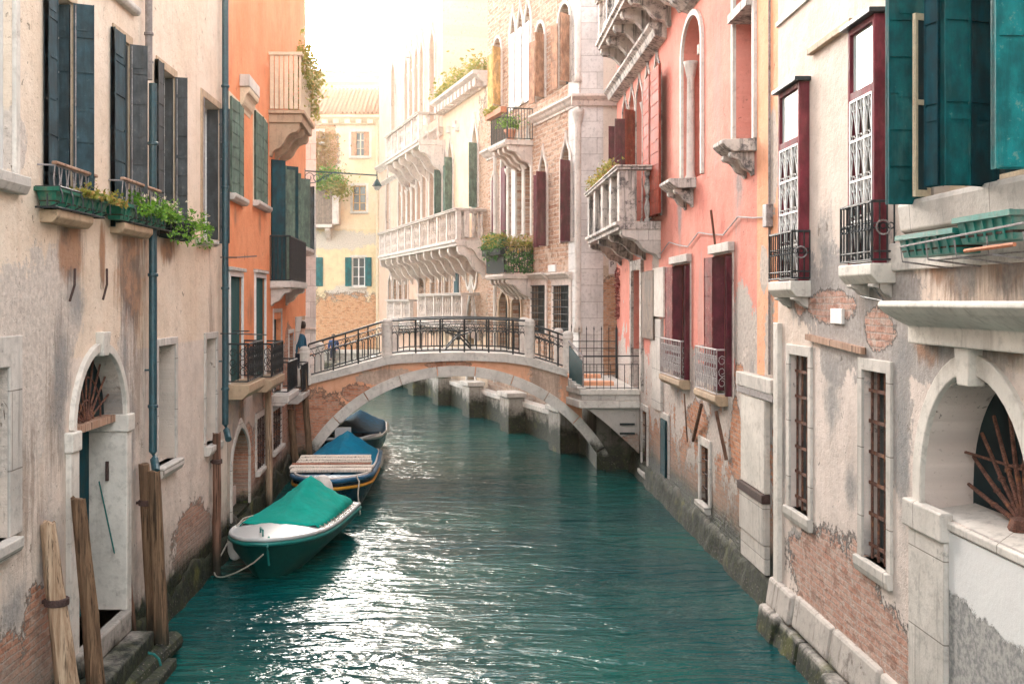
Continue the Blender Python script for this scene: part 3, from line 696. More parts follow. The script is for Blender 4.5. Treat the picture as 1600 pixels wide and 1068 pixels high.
# ================================================================ pale building, near left
def build_A():
    W = WA; U, Z = W.u, W.zz
    root = wall_thing('pale_building', 'cream plastered house with dark shutters and an arched water door', 'building', W)
    ops = []
    def add(o): ops.append(o); return o
    zt, zs = 6.47, 4.62
    w1 = add(Op(U(83), U(112), zs, zt, depth=.18)); w2 = add(Op(U(180), U(201), zs, zt+.02, depth=.18))
    w3 = add(Op(U(247), U(272), zs, zt+.04, depth=.18)); w4 = add(Op(U(316), U(342), 4.66, 6.55, depth=.24))
    w0 = add(Op(U(-140), U(19), 4.75, 6.9, depth=.10))
    g0 = add(Op(U(-60), U(12), Z(0,850)+.02, Z(0,575), depth=.28))
    wo_ = add(Op(U(168), U(205), 6.92, 8.6, depth=.06))
    g2 = add(Op(U(246), U(273), Z(260,722), Z(247,541), depth=.32)); g3 = add(Op(U(321), U(337), Z(330,692), Z(321,530), depth=.32))
    dr = add(Op(U(113), U(192), .62, 3.31, 'round', .70, depth=.42))
    plm = plaster('cream wall plaster', W, (.70,.555,.43), (.74,.62,.51), seam=3.28, seamc=(.69,.59,.515),
        brick=[(300,850,1.0,.50),(70,1045,.55,.75),(8,1060,.3,.4)],
        grey=[(60,540,.9,.75),(15,500,.5,.5),(95,480,.5,.6),(30,680,.6,.3),(200,560,.3,.9),(22,220,.25,.25)],
        mould=[(95,600,.30,.75),(195,600,.16,.9),(205,700,.20,.9),(75,860,.35,.6),(252,640,.25,.7),(20,960,.4,.4),(190,800,.12,.6),(120,470,.3,.3)],
        stain=[(112,385,.42,.42),(205,430,.62,.75),(262,388,.35,.22),(160,400,.10,.4)],
        drips=[(215,600,.45,1.1),(90,620,.5,1.2),(196,640,.3,1.3),(330,500,.3,1.2),(152,930,.3,.8),(40,760,.5,1.0)], stainc=(.085,.055,.045), streakc=(.80,.69,.60), greyc=(.62,.54,.48))
    facade(root, W, -3, U(355), -1.5, 9.3, ops, plm, 5)
    # upper windows, looked at from the side: leaf folded on the wall, leaf in the reveal, leaf standing out
    def win(o, xn0, xn1, xo, mats, nb, lab, out=.17, da=.09, extra=True):
        p = filling(root, o, 'glass', 'window', frame='white_paint'); p['label'] = lab
        zb, zt_ = o.z0+.02, o.z1-.01
        if extra: leaf_sh(p, (U(xn0), .035), (U(xn1), .035), zb-.1, zt_+.05, mats[0], nb, seed=1)
        leaf_sh(p, (o.u1-.02, -o.depth+.03), (o.u1-.02, -.01), zb, zt_, mats[1], nb, t=.03, seed=2)
        leaf_sh(p, (o.u1+.01, .01), (o.u1+da, out), zb-.05, zt_+.02, mats[2], nb, seed=3)
        trim(p, o, .10, .018, 'ochre_stone', 'surround')
        MB().tube([(o.u0-.01, .03, zb), (o.u0-.01, .03, zt_)], .007, 4).tube([(o.u1+.0, .035, zb), (o.u1+.0, .035, zt_)], .007, 4).build('hinge_rod', 'iron_grey', p)
        return p
    p1 = win(w1, 66, 81, 147, ('sh_dark','sh_dark','sh_dark'), 6, 'window with blue black shutters')
    p2 = win(w2, 171, 188, 235, ('sh_dark','sh_slate','sh_slate'), 6, 'window with slate shutters')
    p3 = win(w3, 240, 249, 292, ('sh_slate','sh_slate','sh_slate'), 8, 'window with slate shutters', .15, .05)
    p4 = win(w4, 316, 317, 358, ('sh_slate','sh_slate','sh_slate'), 8, 'window with slate shutters', .15, .02, False)
    sill(p1, U(62), U(145,.14), 4.565, .15, .11, 'ochre_stone', 0); sill(p2, U(172), U(238,.14), 4.585, .15, .11, 'ochre_stone', 0)
    sill(p4, U(318,.1), U(340,.1), 4.63, .12, .08, 'istrian', .02)
    # blind window above and the big closed panel window at the left edge
    o = filling(root, wo_, 'sh_ochre', 'window', label='window with closed ochre blind'); sill(o, wo_.u0, wo_.u1, 6.92, .08, .08, 'istrian', .1)
    o = filling(root, w0, 'curtain_white', 'window', label='window with a drawn white blind'); trim(o, w0, .09, .03, 'istrian_clean', 'surround'); sill(o, w0.u0, w0.u1+.05, 4.78, .10, .14, 'istrian')
    for g, nm in ((g0,'ground floor window in a stone frame'), (g2,'tall ground floor window'), (g3,'narrow ground floor window')):
        o = filling(root, g, 'interior', 'window', label=nm)
        trim(o, g, .09 if g is not g0 else .24, .02, 'istrian', 'surround'); sill(o, g.u0, g.u1, g.z0, .10, .13, 'istrian', .08)
        mb = MB()
        for k in range(1, 4):
            u = g.u0+(g.u1-g.u0)*k/4; mb.tube([(u,-.2,g.z0),(u,-.2,g.z1)], .010, 5)
        mb.build('window_bars', 'rust_dark', o)
    # canal portal
    mb = MB(); inn = dr.outline(18); out = dr.outline(18, .09)
    mb.strip(inn[1:-1], out[1:-1], -.002, .045); portal = mb.build('portal', 'istrian_clean', root, bevel=.008)
    mb = MB(); c = (dr.u0+dr.u1)/2; mb.hexa([(c-.08,-.02,3.27),(c+.08,-.02,3.27),(c+.08,.07,3.27),(c-.08,.07,3.27),(c-.11,-.02,3.50),(c+.11,-.02,3.50),(c+.11,.08,3.50),(c-.11,.08,3.50)]); mb.build('keystone', 'istrian_clean', portal, bevel=.008)
    zc = dr.zs
    for (ua, ub) in ((dr.u0-.16, dr.u0+.05), (dr.u1-.02, dr.u1+.14)):
        mb = MB(); mb.box(ua, ub, -.41 if ub > dr.u1 else -.05, .05, .50, zc-.16); mb.build('jamb', 'istrian_clean', portal, bevel=.012)
        mb = MB(); mb.box(ua-.03, ub+.03 if ub > dr.u1 else ub+.0, -.41 if ub > dr.u1 else -.05, .075, zc-.157, zc+.02); mb.build('capital', 'istrian_clean', portal, bevel=.012)
    # door leaf, wooden transom beam and the rusty fan grille above
    MB().box(dr.u0, dr.u1-.03, -.40, -.34, .62, zc-.02).build('door', 'sh_teal_dk', root)
    MB().ext([(a, -.215, z) for a, z in Op(dr.u0+.001, dr.u1-.001, zc, dr.z1-.001, 'round', dr.z1-zc).outline(16)], (0,.02,0)).build('fanlight', 'interior', portal)
    MB().box(dr.u0-.0, dr.u1-.03, -.38, -.06, zc-.05, zc+.02).build('transom_beam', 'wood_rail', portal)
    mb = MB()
    for k in range(1, 10):
        a = PI*k/10; mb.tube([(c+.08*math.cos(a), -.13, zc+.03), (c+.69*math.cos(a), -.13, zc+.03+.66*math.sin(a)*(1-.02*(k%2)))], .011, 5)
    for rr in (.2, .42): mb.tube([(c+rr*math.cos(PI*i/16), -.13, zc+.03+rr*math.sin(PI*i/16)) for i in range(17)], .010, 5)
    mb.build('fan_grille', 'rust', portal)
    # mooring rope loop on the jamb
    mb = MB(); x0 = dr.u1-.02
    mb.box(x0-.05, x0-.02, -.16, -.13, 1.95, 2.15); mb.build('iron_hook', 'rust_dark', portal)
    mb = MB(); mb.tube([(x0-.05-.008, -.22+.16*math.sin(i/14*2*PI*.5), 1.95-.75*math.sin(i/14*PI)+.0) for i in range(15)], .008, 5); mb.build('hanging_rope', 'rope_teal', portal)
    # drain pipes
    def pipe(x, z0, z1, r, mat, w=.09, foot=None):
        u = U(x, w); mb = MB(); pts = [(u,w,z1),(u,w,z0)]
        if foot: pts += [(u-.02,w+.02,z0-.08),(u-.08,w+.05,z0-.15),(u-.16,w+.08,z0-.20)]
        mb.tube(pts, r, 12)
        z = z0+.5
        while z < z1: mb.lathe((u,w,z), [(r+.004,-.02),(r+.013,-.012),(r+.013,.012),(r+.004,.02)], 12); z += 1.45
        for zz_ in (z0+.9, z0+2.6, z0+4.3): mb.box(u-.015, u+.015, 0, w, zz_-.01, zz_+.01)
        return mb.build('drainpipe', mat, root, smooth=False)
    pipe(239, Z(239,705,.09), 6.2, .046, 'pipe', foot=True)
    pipe(232.5, 6.21, 9.1, .040, 'pipe_grey')
    pipe(352, Z(352,662,.09), 9.1, .048, 'pipe', foot=True)
    # iron wall hooks and stays
    mb = MB()
    for x, y0, y1, dx in ((117,420,470,-8),(167,420,468,-6)):
        a = W.uz(x,y0,.03); b = W.uz(x+dx,y1,.03); mb.tube([(a[0],.03,a[1]),((a[0]+b[0])/2,.05,(a[1]+b[1])/2),(b[0],.03,b[1])], .012, 5)
    mb.each('iron_stay', 'rust_dark', root)
    # portal steps
    mb = MB(); mb.box(dr.u0-.05, dr.u1-.02, -.4, .10, .40, .62); mb.box(dr.u0-.08, dr.u1+.02, -.4, .32, .12, .39); mb.box(dr.u0-.1, dr.u1+.05, -.4, .55, -.4, .10)
    mb.build('water_steps', 'step', root, bevel=.02)
    # base course with weed
    rough_base(root, 4, dr.u0-.2, -.5, .36, .09, seed=1); rough_base(root, dr.u1+.2, U(354), -.5, .40, .09, seed=2)
    # eaves and the neighbour chimney ledge near the top of the photo
    cornice(root, -3, U(354), 9.3, .3, .35, 'istrian')
    return root
build_A()
# window boxes and rails of the pale building
def boxes_A():
    W = WA; U = W.u
    def cage(x0, x1, label, zb, zt, xr0, xr1, zr):
        t = wall_thing('balconette', label, 'railing', W, 'iron window guards on the pale building')
        u0, u1 = U(x0), U(x1,.2)
        mb = MB()
        mb.tube([(u0,0,zt),(u0,.20,zt),(u1,.20,zt),(u1,0,zt)], .012, 6); mb.tube([(u0,0,zb),(u0,.17,zb),(u1,.17,zb),(u1,0,zb)], .010, 6)
        n = int((u1-u0)/.24)
        for k in range(n+1):
            u = u0+(u1-u0)*k/n
            mb.tube([(u,.20,zt),(u,.225,zt-.06),(u,.225,zt-.13),(u,.19,zb+.03),(u,.12,zb)], .007, 5)
        for u in (u0, u1):
            mb.tube([(u,.1,zt),(u,.1,zb)], .008, 5)
        mb.build('cage', 'iron', t)
        a, b = U(xr0,.13), U(xr1,.13)
        mb = MB()
        n = int((b-a)/.08)
        for k in range(n+1):
            u = a+(b-a)*k/n; mb.tube([(u,.13,zr),(u+(.03 if k%2 else -.03),.13,zr-.12),(u,.13,zt-.02),(u,.13,zb)], .006, 5)
        mb.tube([(a-.05,.0,zr+.0),(a,.13,zr),(b,.13,zr),(b+.1,.0,zr-.02)], .008, 5)
        mb.build('bars', 'iron_grey', t)
        MB().box(a-.02, b+.03, .105, .155, zr+.005, zr+.035).build('wooden_handrail', 'wood_rail', t, bevel=.01)
    cage(55, 168, 'green iron window cage with wooden handrail under the blue black shutters', 4.575, 4.74, 86, 148, 4.93)
    cage(178, 300, 'iron window cage with wooden handrail beside the teal drainpipe', 4.595, 4.76, 192, 248, 5.00)
    window_box(W, 'green window box with pale dry plants under the blue black shutters', U(88,.18), U(168,.18), .01, .185, 4.58, 4.735, 'plastic', 'leaf_dry', None, plant_n=1100, hang=.05, size=.045, span=(U(118,.15), U(184,.15)), hgt=.13)
    window_box(W, 'green window box overflowing with bright green plants and pale flowers', U(190,.18), U(262,.18), .01, .185, 4.60, 4.76, 'plastic', 'leaf', None, plant_n=1300, hang=.10, flowers=('petal', 22), size=.052, span=(U(206,.15), U(270,.15)), hgt=.20)
    window_box(W, 'dark square planter with trailing leaves at the right end of the green window boxes', U(266,.18), U(302,.18), .01, .19, 4.53, 4.73, 'plastic_dark', 'leaf', None, plant_n=1000, hang=.30, flowers=('petal', 14), size=.052, span=(U(255,.15), U(322,.15)), hgt=.24)
boxes_A()

# ================================================================ orange house, left, up to the bridge
def build_B():
    W = WB; U, Z = W.u, W.zz
    root = wall_thing('orange_house', 'orange plastered house with teal cloth doors beside the footbridge', 'building', W)
    ops = []
    def add(o): ops.append(o); return o
    r1 = add(op_px(W, 358, 377, 158, 306, 366)); r2 = add(op_px(W, 396, 415, 182, 318, 405))
    d1 = add(op_px(W, 358, 377, 432, 598, 366, depth=.06)); d2 = add(op_px(W, 398, 413, 434, 590, 405, depth=.06))
    d3 = add(op_px(W, 427, 439, 488, 612, 433, depth=.2)); d4 = add(op_px(W, 451, 458, 520, 612, 455, depth=.2))
    lg = add(op_px(W, 424, 440, 255, 440, 430, depth=.2))
    lg2 = add(op_px(W, 446, 466, 268, 385, 455, depth=.2))
    ar = add(Op(U(361), U(388), .45, Z(374,668), 'gothic', .55, depth=.3))
    g1 = add(op_px(W, 400, 413, 652, 730, 405, depth=.3)); g2 = add(op_px(W, 425, 438, 640, 700, 430, depth=.3))
    uend = (Vector((-3.83,24.4))-W.P0).length
    pm = plaster('orange plaster', W, (.76,.265,.115), (.80,.33,.165), seam=Z(366,560), seamc=(.50,.40,.34), all_brick=False,
        brick=[(385,575,.8,.32),(420,620,.7,.40),(440,600,.7,.5),(395,760,1.4,.8),(448,660,1.0,1.3),(452,545,.8,.5),(425,700,1.2,.6),(385,700,.6,.4)],
        mould=[(372,625,.5,.35),(415,620,.5,.35),(455,640,.5,.6),(365,720,.2,.8)], stain=[(378,640,.4,.4),(412,618,.3,.4)], drips=[(368,340,.3,.3),(406,350,.3,.35),(392,480,.6,.5)], grey=[(375,640,1.0,.4),(410,650,.9,.4)],
        streakc=(.82,.66,.58), algae=.6, greyc=(.46,.40,.36), lowz=1.0)
    zj = Z(470, 494)
    # lower body ends at the bridge landing, the upper storeys jetty on over the passage
    facade(root, W, .0, uend, -1.5, zj, ops, pm, 5, top=False)
    facade(root, W, .0, uend+2.1, zj+.002, 11.7, [o for o in ops if o.z1 > zj+.3], pm, 5, name='upper_wall')
    for o, lab, m in ((r1,'window with closed grey green shutters','sh_green'), (r2,'window with closed grey green shutters','sh_green')):
        p = filling(root, o, 'glass', 'window', label=lab); sill(p, o.u0, o.u1, o.z0, .12, .10, 'istrian', .08)
        c = (o.u0+o.u1)/2; leaf_sh(p, (o.u0, .02), (c-.01, .05), o.z0+.02, o.z1, m, 8); leaf_sh(p, (c+.01, .05), (o.u1, .02), o.z0+.02, o.z1, m, 8)
        trim(p, o, .07, .012, 'cream_paint')
    for o in (d1, d2):
        p = filling(root, o, 'curtain_teal', 'french_door', inset=.03, label='tall french door hung with teal cloth'); trim(p, o, .08, .03, 'white_paint', 'door_frame')
        MB().box(o.u0-.12, o.u1+.12, -.01, .07, o.z1+.085, o.z1+.14).build('lintel', 'istrian', p, bevel=.008)
        s = sill(p, o.u0-.15, o.u1+.15, o.z0+.02, .34, .22, 'ochre_stone', .1, 'balcony_slab')
        iron_rail(p, [(o.u0-.1,0),(o.u0-.1,.30),(o.u1+.25,.30),(o.u1+.25,0)], o.z0+.06, o.z0+.62, 'iron', .009, .17, curls=True)
    for o in (d3, d4):
        p = filling(root, o, 'sh_teal_dk', 'door', inset=.1); trim(p, o, .08, .02, 'istrian', 'door_frame')
        sill(p, o.u0-.2, o.u1+.15, o.z0+.0, .34, .20, 'istrian', .1, 'balcony_slab')
        iron_rail(p, [(o.u0-.15,0),(o.u0-.15,.30),(o.u1+.2,.30),(o.u1+.2,0)], o.z0+.06, o.z0+.62, 'iron', .009, .15)
    p = filling(root, ar, 'interior', 'water_gate', inset=.02, label='arched water door'); trim(p, ar, .10, .03, 'istrian', 'surround')
    MB().box(ar.u0, ar.u1, -.24, -.2, .45, ar.zs-.5).build('board', 'palazzo_stone', p)
    for o in (g1, g2):
        p = filling(root, o, 'interior', 'window', label='barred ground floor window'); trim(p, o, .12, .025, 'istrian'); sill(p, o.u0, o.u1, o.z0, .1, .1)
        mb = MB()
        for k in range(1, 5): u = o.u0+(o.u1-o.u0)*k/5; mb.tube([(u,.02,o.z0),(u,.02,o.z1)], .010, 5)
        for k in range(1, 6): z = o.z0+(o.z1-o.z0)*k/6; mb.tube([(o.u0,.03,z),(o.u1,.03,z)], .008, 5)
        mb.build('window_bars', 'rust_dark', p)
    # tall loggia windows with folded shutters standing out
    for o, xs in ((lg, (423,431,439)), (lg2, (447,455,466))):
        p = filling(root, o, 'glass', 'loggia_window')
        h = (o.u1-o.u0)
        for k, uu in enumerate((o.u0-.05, o.u0+h*.5, o.u1+.02)):
            leaf_sh(p, (uu, .01), (uu+.18, .24 if k != 1 else .16), o.z0, o.z1, 'sh_green' if k else 'sh_teal_dk', 8)
        sill(p, o.u0-.1, o.u1+.3, o.z0, .34, .14)
    zr = Z(430, 372)
    p = root
    iron_rail(root, [(lg.u0-.2,0),(lg.u0-.2,.38),(lg.u1+.9,.38),(lg.u1+.9,0)], lg.z0+.02, zr, 'iron', .010, .07, name='loggia_railing')
    mb = MB(); mb.box(lg.u0-.2, lg.u1+.9, .02, .42, lg.z0-.12, lg.z0+.005)
    console(mb, lg.u0-.1, lg.u0+.12, .38, lg.z0-.121, .35); console(mb, lg.u1+.6, lg.u1+.8, .38, lg.z0-.121, .35); mb.build('loggia_balcony', 'istrian', root, bevel=.01)
    # white arched soffit stone under the jetty corner
    mb = MB(); a = uend; pts = [(a+.1,0,zj)]+[(a+.1+1.2*math.cos(PI/2*i/8), 0, zj-.6+.6*math.sin(PI/2*i/8)) for i in range(9)][::-1]
    mb.ext([(a+.02,.03,zj),(a+.02,.03,zj-.62),(a+.3,.03,zj-.55),(a+.8,.03,zj-.32),(a+1.1,.03,zj)], (0,-1.2,0)); mb.build('corbel_arch', 'istrian', root, bevel=.01)
    MB().box(uend, uend+2.1, -4.9, -.02, zj-.10, zj-.001).build('passage_ceiling', 'ochre_stone', root)
    # stone box bracket and roof terrace
    a = W.uz(374,130); b = W.u(391,.0); zt = Z(386,130); zb = Z(386,148)
    mb = MB(); mb.box(a[0], b, 0, .16, zb, zt); mb.build('flue_box', 'istrian_clean', root, bevel=.01)
    mb = MB(); console(mb, a[0]+.05, b-.05, .15, zb-.002, .35); mb.build('flue_bracket', 'cream_paint', root)
    # altana: timber terrace on brackets
    t0, t1 = U(420), U(420)+1.75; zf = 7.30
    mb = MB(); mb.box(t0, t1, -.1, .62, zf-.16, zf); mb.box(t0-.05, t1+.05, -.1, .67, zf+.001, zf+.07)
    tr = mb.build('roof_terrace', 'ochre_stone', root, bevel=.01)
    mb = MB(); n = 15
    for k in range(n):
        u = t0+(t1-t0)*(k+.5)/n; mb.box(u-.045, u+.045, .56, .59, zf+.10, zf+1.1)
    for k in range(6): w = .02+k*.09; mb.box(t0, t0+.03, w, w+.07, zf+.10, zf+1.1)
    mb.box(t0-.03, t1+.03, .53, .62, zf+1.102, zf+1.16); mb.box(t0-.03, t0+.06, 0, .53, zf+1.102, zf+1.16); mb.build('plank_screen', 'cream_paint', tr)
    mb = MB()
    for k in range(3): u = t0+.15+(t1-t0-.3)*k/2; console(mb, u-.10, u+.10, .56, zf-.161, .62)
    mb.each('bracket', 'ochre_stone', tr, bevel=.006)
    # overhanging top storey closing the view upward
    MB().box(.0, uend+2.1, -.3, .42, 11.5, 11.72).build('eaves', 'ochre_stone', root)
    # washing poles
    mb = MB()
    for x0, y0, x1, y1 in ((353,402,386,400),(353,521,402,523),(372,517,374,517)):
        a, b = W.uz(x0,y0,.1), W.uz(x1,y1,.1); mb.tube([(a[0],.02,a[1]),(a[0]+.02,.25,a[1]),(b[0],.25,b[1])], .010, 5)
    mb.build('clothes_rail', 'iron', root)
    rough_base(root, .05, uend, -.5, .45, .10, seed=3)
    return root
build_B()

# ================================================================ building with wine frames and green shutters, near right
def build_D():
    W = WD; U, Z = W.u, W.zz
    root = wall_thing('weathered_building', 'weathered pinkish white house with green shutters and wine red window frames', 'building', W)
    ops = []
    def add(o): ops.append(o); return o
    b1 = add(Op(U(1236), U(1265), Z(1264,808), Z(1236,553), depth=.17)); b2 = add(Op(U(1350), U(1388), Z(1388,893), Z(1388,584), depth=.17))
    f1 = add(Op(U(1217,.10)+.02, U(1263), Z(1240,440), Z(1263,128), depth=.1)); f2 = add(Op(U(1326,.10)+.02, U(1384), Z(1350,415), Z(1384,22), depth=.1))
    zsl = 4.62
    ds = add(Op(U(1460), U(1780), zsl, 7.2, depth=.2))
    arc = add(Op(U(1445), U(1445)+1.68, 2.17, 3.28, 'round', .93, depth=.45))
    pm = plaster('weathered wall plaster', W, (.66,.54,.46), (.70,.60,.53), greyc=(.42,.38,.36),
        brick=[(1295,478,.6,.17),(1375,515,.35,.18),(1250,470,.2,.15),(1290,930,1.15,.62),(1330,960,.9,.62),(1385,1020,.65,.42),(1262,905,.5,.25),(1350,1020,.8,.7)],
        grey=[(1360,540,1.0,.3),(1305,570,.4,.2),(1400,640,.35,.7),(1340,480,1.5,.7),(1260,450,.5,.4),(1550,960,1.0,.6),(1580,1040,1.2,.6),(1248,860,.4,.25),(1450,560,.7,.2)],
        mould=[(1360,460,.25,.35),(1240,470,.25,.3),(1520,560,.9,.16),(1225,700,.12,1.0),(1510,430,.35,.3),(1300,620,.35,.5),(1410,700,.22,1.0),(1330,760,.3,.3),(1240,300,.3,.7),(1290,380,.35,.5),(1350,880,.2,.4),(1580,425,.4,.3),(1410,560,.3,.25)],
        stain=[(1500,425,.35,.28),(1470,410,.3,.2),(1575,410,.3,.28),(1545,535,1.0,.12),(1450,535,.3,.2)],
        drips=[(1250,470,.3,.4),(1350,460,.4,.5),(1520,420,1.5,.4),(1600,1010,1.5,.5)],
        b1=(.50,.24,.17), b2=(.58,.38,.31), mo=(.55,.47,.42), wash=1.0, streakc=(.80,.72,.68), seam=Z(1300,545), seamc=(.70,.60,.545), lowz=.6, algae=.25)
    facade(root, W, 0, 15.5, -1.5, 8.9, ops, pm, 5)
    # near corner strip
    MB().box(-.03, .16, -.02, .05, .5, 3.55).build('corner_strip', 'istrian_clean', root, bevel=.01)
    for o, lab in ((b1,'tall barred window near the corner'), (b2,'tall barred window beside the arch')):
        p = filling(root, o, 'glass', 'barred_window', label=lab); trim(p, o, .11, .025, 'istrian'); sill(p, o.u0-.05, o.u1+.02, o.z0, .06, .14)
        mb = MB()
        for k in range(4): u = o.u0+.07+(o.u1-o.u0-.12)*k/3; mb.tube([(u,-.05,o.z0),(u,-.05,o.z1)], .013, 6)
        n = 6
        for k in range(n): z = o.z0+.12+(o.z1-o.z0-.3)*k/(n-1); mb.box(o.u0, o.u1, -.058, -.042, z-.015, z+.015)
        mb.build('window_bars', 'rust', p)
    # wine framed box windows with white grilles
    def boxwin(o, xs, yt, yb, ytr, lab, w=.11):
        p = filling(root, o, 'glass', 'framed_window', label=lab)
        u0, u1 = o.u0-.02, U(xs[1], 0); z0, z1 = o.z0, o.z1
        mb = MB(); t = .055
        mb.box(u0, u0+t, 0, w, z0, z1); mb.box(u1-t, u1, 0, w, z0, z1)
        zt0 = z1-(z1-z0)*.27
        mb.box(u0+t, u1-t, 0, w-.001, z1-t, z1); mb.box(u0+t, u1-t, .03, w-.002, zt0-.08, zt0)
        mb.build('wine_frame', 'sh_wine', p, bevel=.006)
        MB().box(u0+t, u1-t, .06, .075, zt0, z1-t).build('transom_light', 'glass_pale', p)
        MB().box(u0-.05, u1+.05, -.02, w+.06, z1+.001, z1+.045).build('rain_hood', 'iron', p, bevel=.006)
        # white cast grille: uprights with pointed lozenges between
        g = MB(); a, b, c, d = u0+t, u1-t-.0, z0+.03, zt0-.085
        L = b-a; n = 3; wg = .105
        for k in range(n+1): u = a+L*k/n; g.box(u-.008, u+.008, wg-.008, wg+.008, c, d)
        rows = 4
        for r in range(rows+1): z = c+(d-c)*r/rows; g.box(a, b, wg-.007, wg+.009, z-.010, z+.010)
        for r in range(rows):
            za, zb = c+(d-c)*r/rows, c+(d-c)*(r+1)/rows
            for k in range(n):
                ua, ub = a+L*k/n, a+L*(k+1)/n; m = (ua+ub)/2; zm = (za+zb)/2
                q = (ub-ua)*.36; z5 = za+(zb-za)*.14; z6 = za+(zb-za)*.80; g.tube([(m-q,wg,z5),(m,wg,z6),(m+q,wg,z5),(m-q,wg,z5)], .006, 4); g.tube([(m,wg,z6),(m,wg,zb)], .006, 4); g.tube([(ua+.012,wg,z6),(m-q*.5,wg,zm),(ua+.012,wg,z5)], .005, 4); g.tube([(ub-.012,wg,z6),(m+q*.5,wg,zm),(ub-.012,wg,z5)], .005, 4)
                rr = (ub-ua)*.26
                g.tube([(m+rr*math.cos(i*PI/4), wg, zb-rr*1.2+rr*math.sin(i*PI/4)) for i in range(9)], .005, 4)
                g.tube([(m+rr*.8*math.cos(i*PI/4), wg, za+(zb-za)*.06+rr*.5*math.sin(i*PI/4)) for i in range(9)], .005, 4)
        g.build('white_grille', 'white_paint', p)
        # pulled back casement
        MB().box(u1-t-.12, u1-t-.09, -.05, .05, z0, zt0).build('casement', 'sh_slate', p)
        return p
    p1 = boxwin(f1, (1217,1265), 0, 0, 0, 'window in a wine red box frame with white grille near the pink house')
    p2 = boxwin(f2, (1326,1386), 0, 0, 0, 'window in a wine red box frame with white grille beside the green shutters')
    for p, o, xa, xb, yt in ((p1, f1, 1203, 1266, 0), (p2, f2, 1314, 1398, 0)):
        ua, ub = U(xa,.19), U(xb)
        zt = o.z0+.52
        iron_rail(p, [(ua,0),(ua,.19),(ub,.19),(ub,0)], o.z0+.03, zt, 'iron', .0075, .075, 'balconette', mid=o.z0+.10, lozenge=True)
        sill(p, ua, ub, o.z0+.0, .21, .17, 'istrian_clean', .02)
        mb = MB()
        for uu in (ua+.12, ub-.12): console(mb, uu-.06, uu+.06, .16, o.z0-.171, .12)
        mb.each('bracket', 'istrian', p)
        mb = MB(); ci = (ub, .32); mb.tube([(ub+.012, .10+.06*math.cos(i*PI/6), o.z0+.30+.06*math.sin(i*PI/6)) for i in range(13)], .008, 5); mb.build('iron_ring', 'iron_grey', p)
    # green shuttered window group
    p = filling(root, ds, 'glass', 'shuttered_window', frame='cream_paint', bars=(3,2), label='wide window behind green shutters')
    zt = 8.4
    A = U(1450); u1 = A
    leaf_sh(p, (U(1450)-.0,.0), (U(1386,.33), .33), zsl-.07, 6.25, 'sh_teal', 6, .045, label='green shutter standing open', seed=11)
    # beige casement seen over the first leaf
    uc = U(1450)+.02
    mb = MB(); a, b = (U(1448,.03)+.05, .03), (U(1424,.17)+.05, .17)
    mb.plank(a, b, zsl-.02, zsl+.03, .03); mb.plank(a, b, 5.95, 6.0, .03); mb.plank(a, b, 5.3, 5.34, .03)
    for e, f in ((a,b),(b,a)):
        ee = Vector(e); q = ee+(Vector(f)-ee).normalized()*.025; mb.plank((ee.x,ee.y),(q.x,q.y), zsl+.031, 5.949, .032)
    mb.build('casement_frame', 'cream_paint', p)
    mb = MB(); mb.plank(a, b, zsl+.03, 5.95, .006); mb.build('casement_glass', 'glass', p)
    leaf_sh(p, (U(1470,.42)-.0,.42), (U(1449,.46), .46), zsl-.05, zt, 'sh_teal_dk', 7, .045, seed=12)  # folding leaves painted dark and bright to imitate light at different angles
    leaf_sh(p, (U(1513,.24),.24), (U(1470,.42)+.03, .42), zsl-.05, zt, 'sh_teal', 7, .045, label='green shutter leaf painted brighter to look lit', seed=13)
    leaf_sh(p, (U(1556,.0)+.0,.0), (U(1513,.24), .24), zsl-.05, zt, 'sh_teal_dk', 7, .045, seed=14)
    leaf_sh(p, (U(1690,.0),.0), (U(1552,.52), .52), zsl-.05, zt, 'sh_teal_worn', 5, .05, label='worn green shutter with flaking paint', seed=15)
    sl = MB(); sl.mould(U(1404,.12), 15.3, [(-.02,0),(.12,0),(.13,-.04),(.11,-.23),(.05,-.27),(-.02,-.27)], z=zsl-.03); sl.build('stone_ledge', 'istrian', root, bevel=.012)
    MB().box(U(1395), 15.2, 0, .035, 4.05, 4.28).build('ledge_band', 'istrian', root, bevel=.01)
    # canopy cornice over the arched opening
    cm = MB(); cm.mould(U(1372,.36), 15.3, [(-.02,.0),(.36,0),(.37,-.04),(.32,-.09),(.24,-.14),(.16,-.18),(.13,-.19),(.13,-.33),(-.02,-.33)], z=3.80, ret=0)
    cm.build('canopy_cornice', 'istrian_clean', root, bevel=.012)
    # arched opening
    p = MB().ext([(a,-.40,z) for a,z in arc.outline(18)], (0,.02,0)).build('arched_window', 'interior', root)
    p['label'] = 'arched opening with a fan of rusty bars'
    mb = MB(); inn = arc.outline(20); out = arc.outline(20, .15); mb.strip(inn, out, -.002, .04); mb.build('arch_surround', 'istrian_clean', p, bevel=.01)
    c = (arc.u0+arc.u1)/2
    mb = MB(); mb.hexa([(c-.09,-.03,3.20),(c+.09,-.03,3.20),(c+.09,.09,3.20),(c-.09,.09,3.20),(c-.12,-.03,3.49),(c+.12,-.03,3.49),(c+.12,.10,3.49),(c-.12,.10,3.49)]); mb.build('keystone', 'istrian_clean', p, bevel=.01)
    mb = MB(); hc = (c+.12, -.30, 2.22); rnd = random.Random(2)
    for k in range(11):
        an = PI*(.06+.88*k/10); L = 1.0
        e = (hc[0]-L*.88*math.cos(an), -.30, hc[2]+L*.86*math.sin(an)); m = ((hc[0]+e[0])/2, -.29, (hc[2]+e[2])/2)
        mb.tube([hc, m, e], .022, 6, r2=.014)
        mb.lathe((m[0], m[1], m[2]-.02), [(.012,0),(.026,.01),(.026,.03),(.012,.04)], 6)
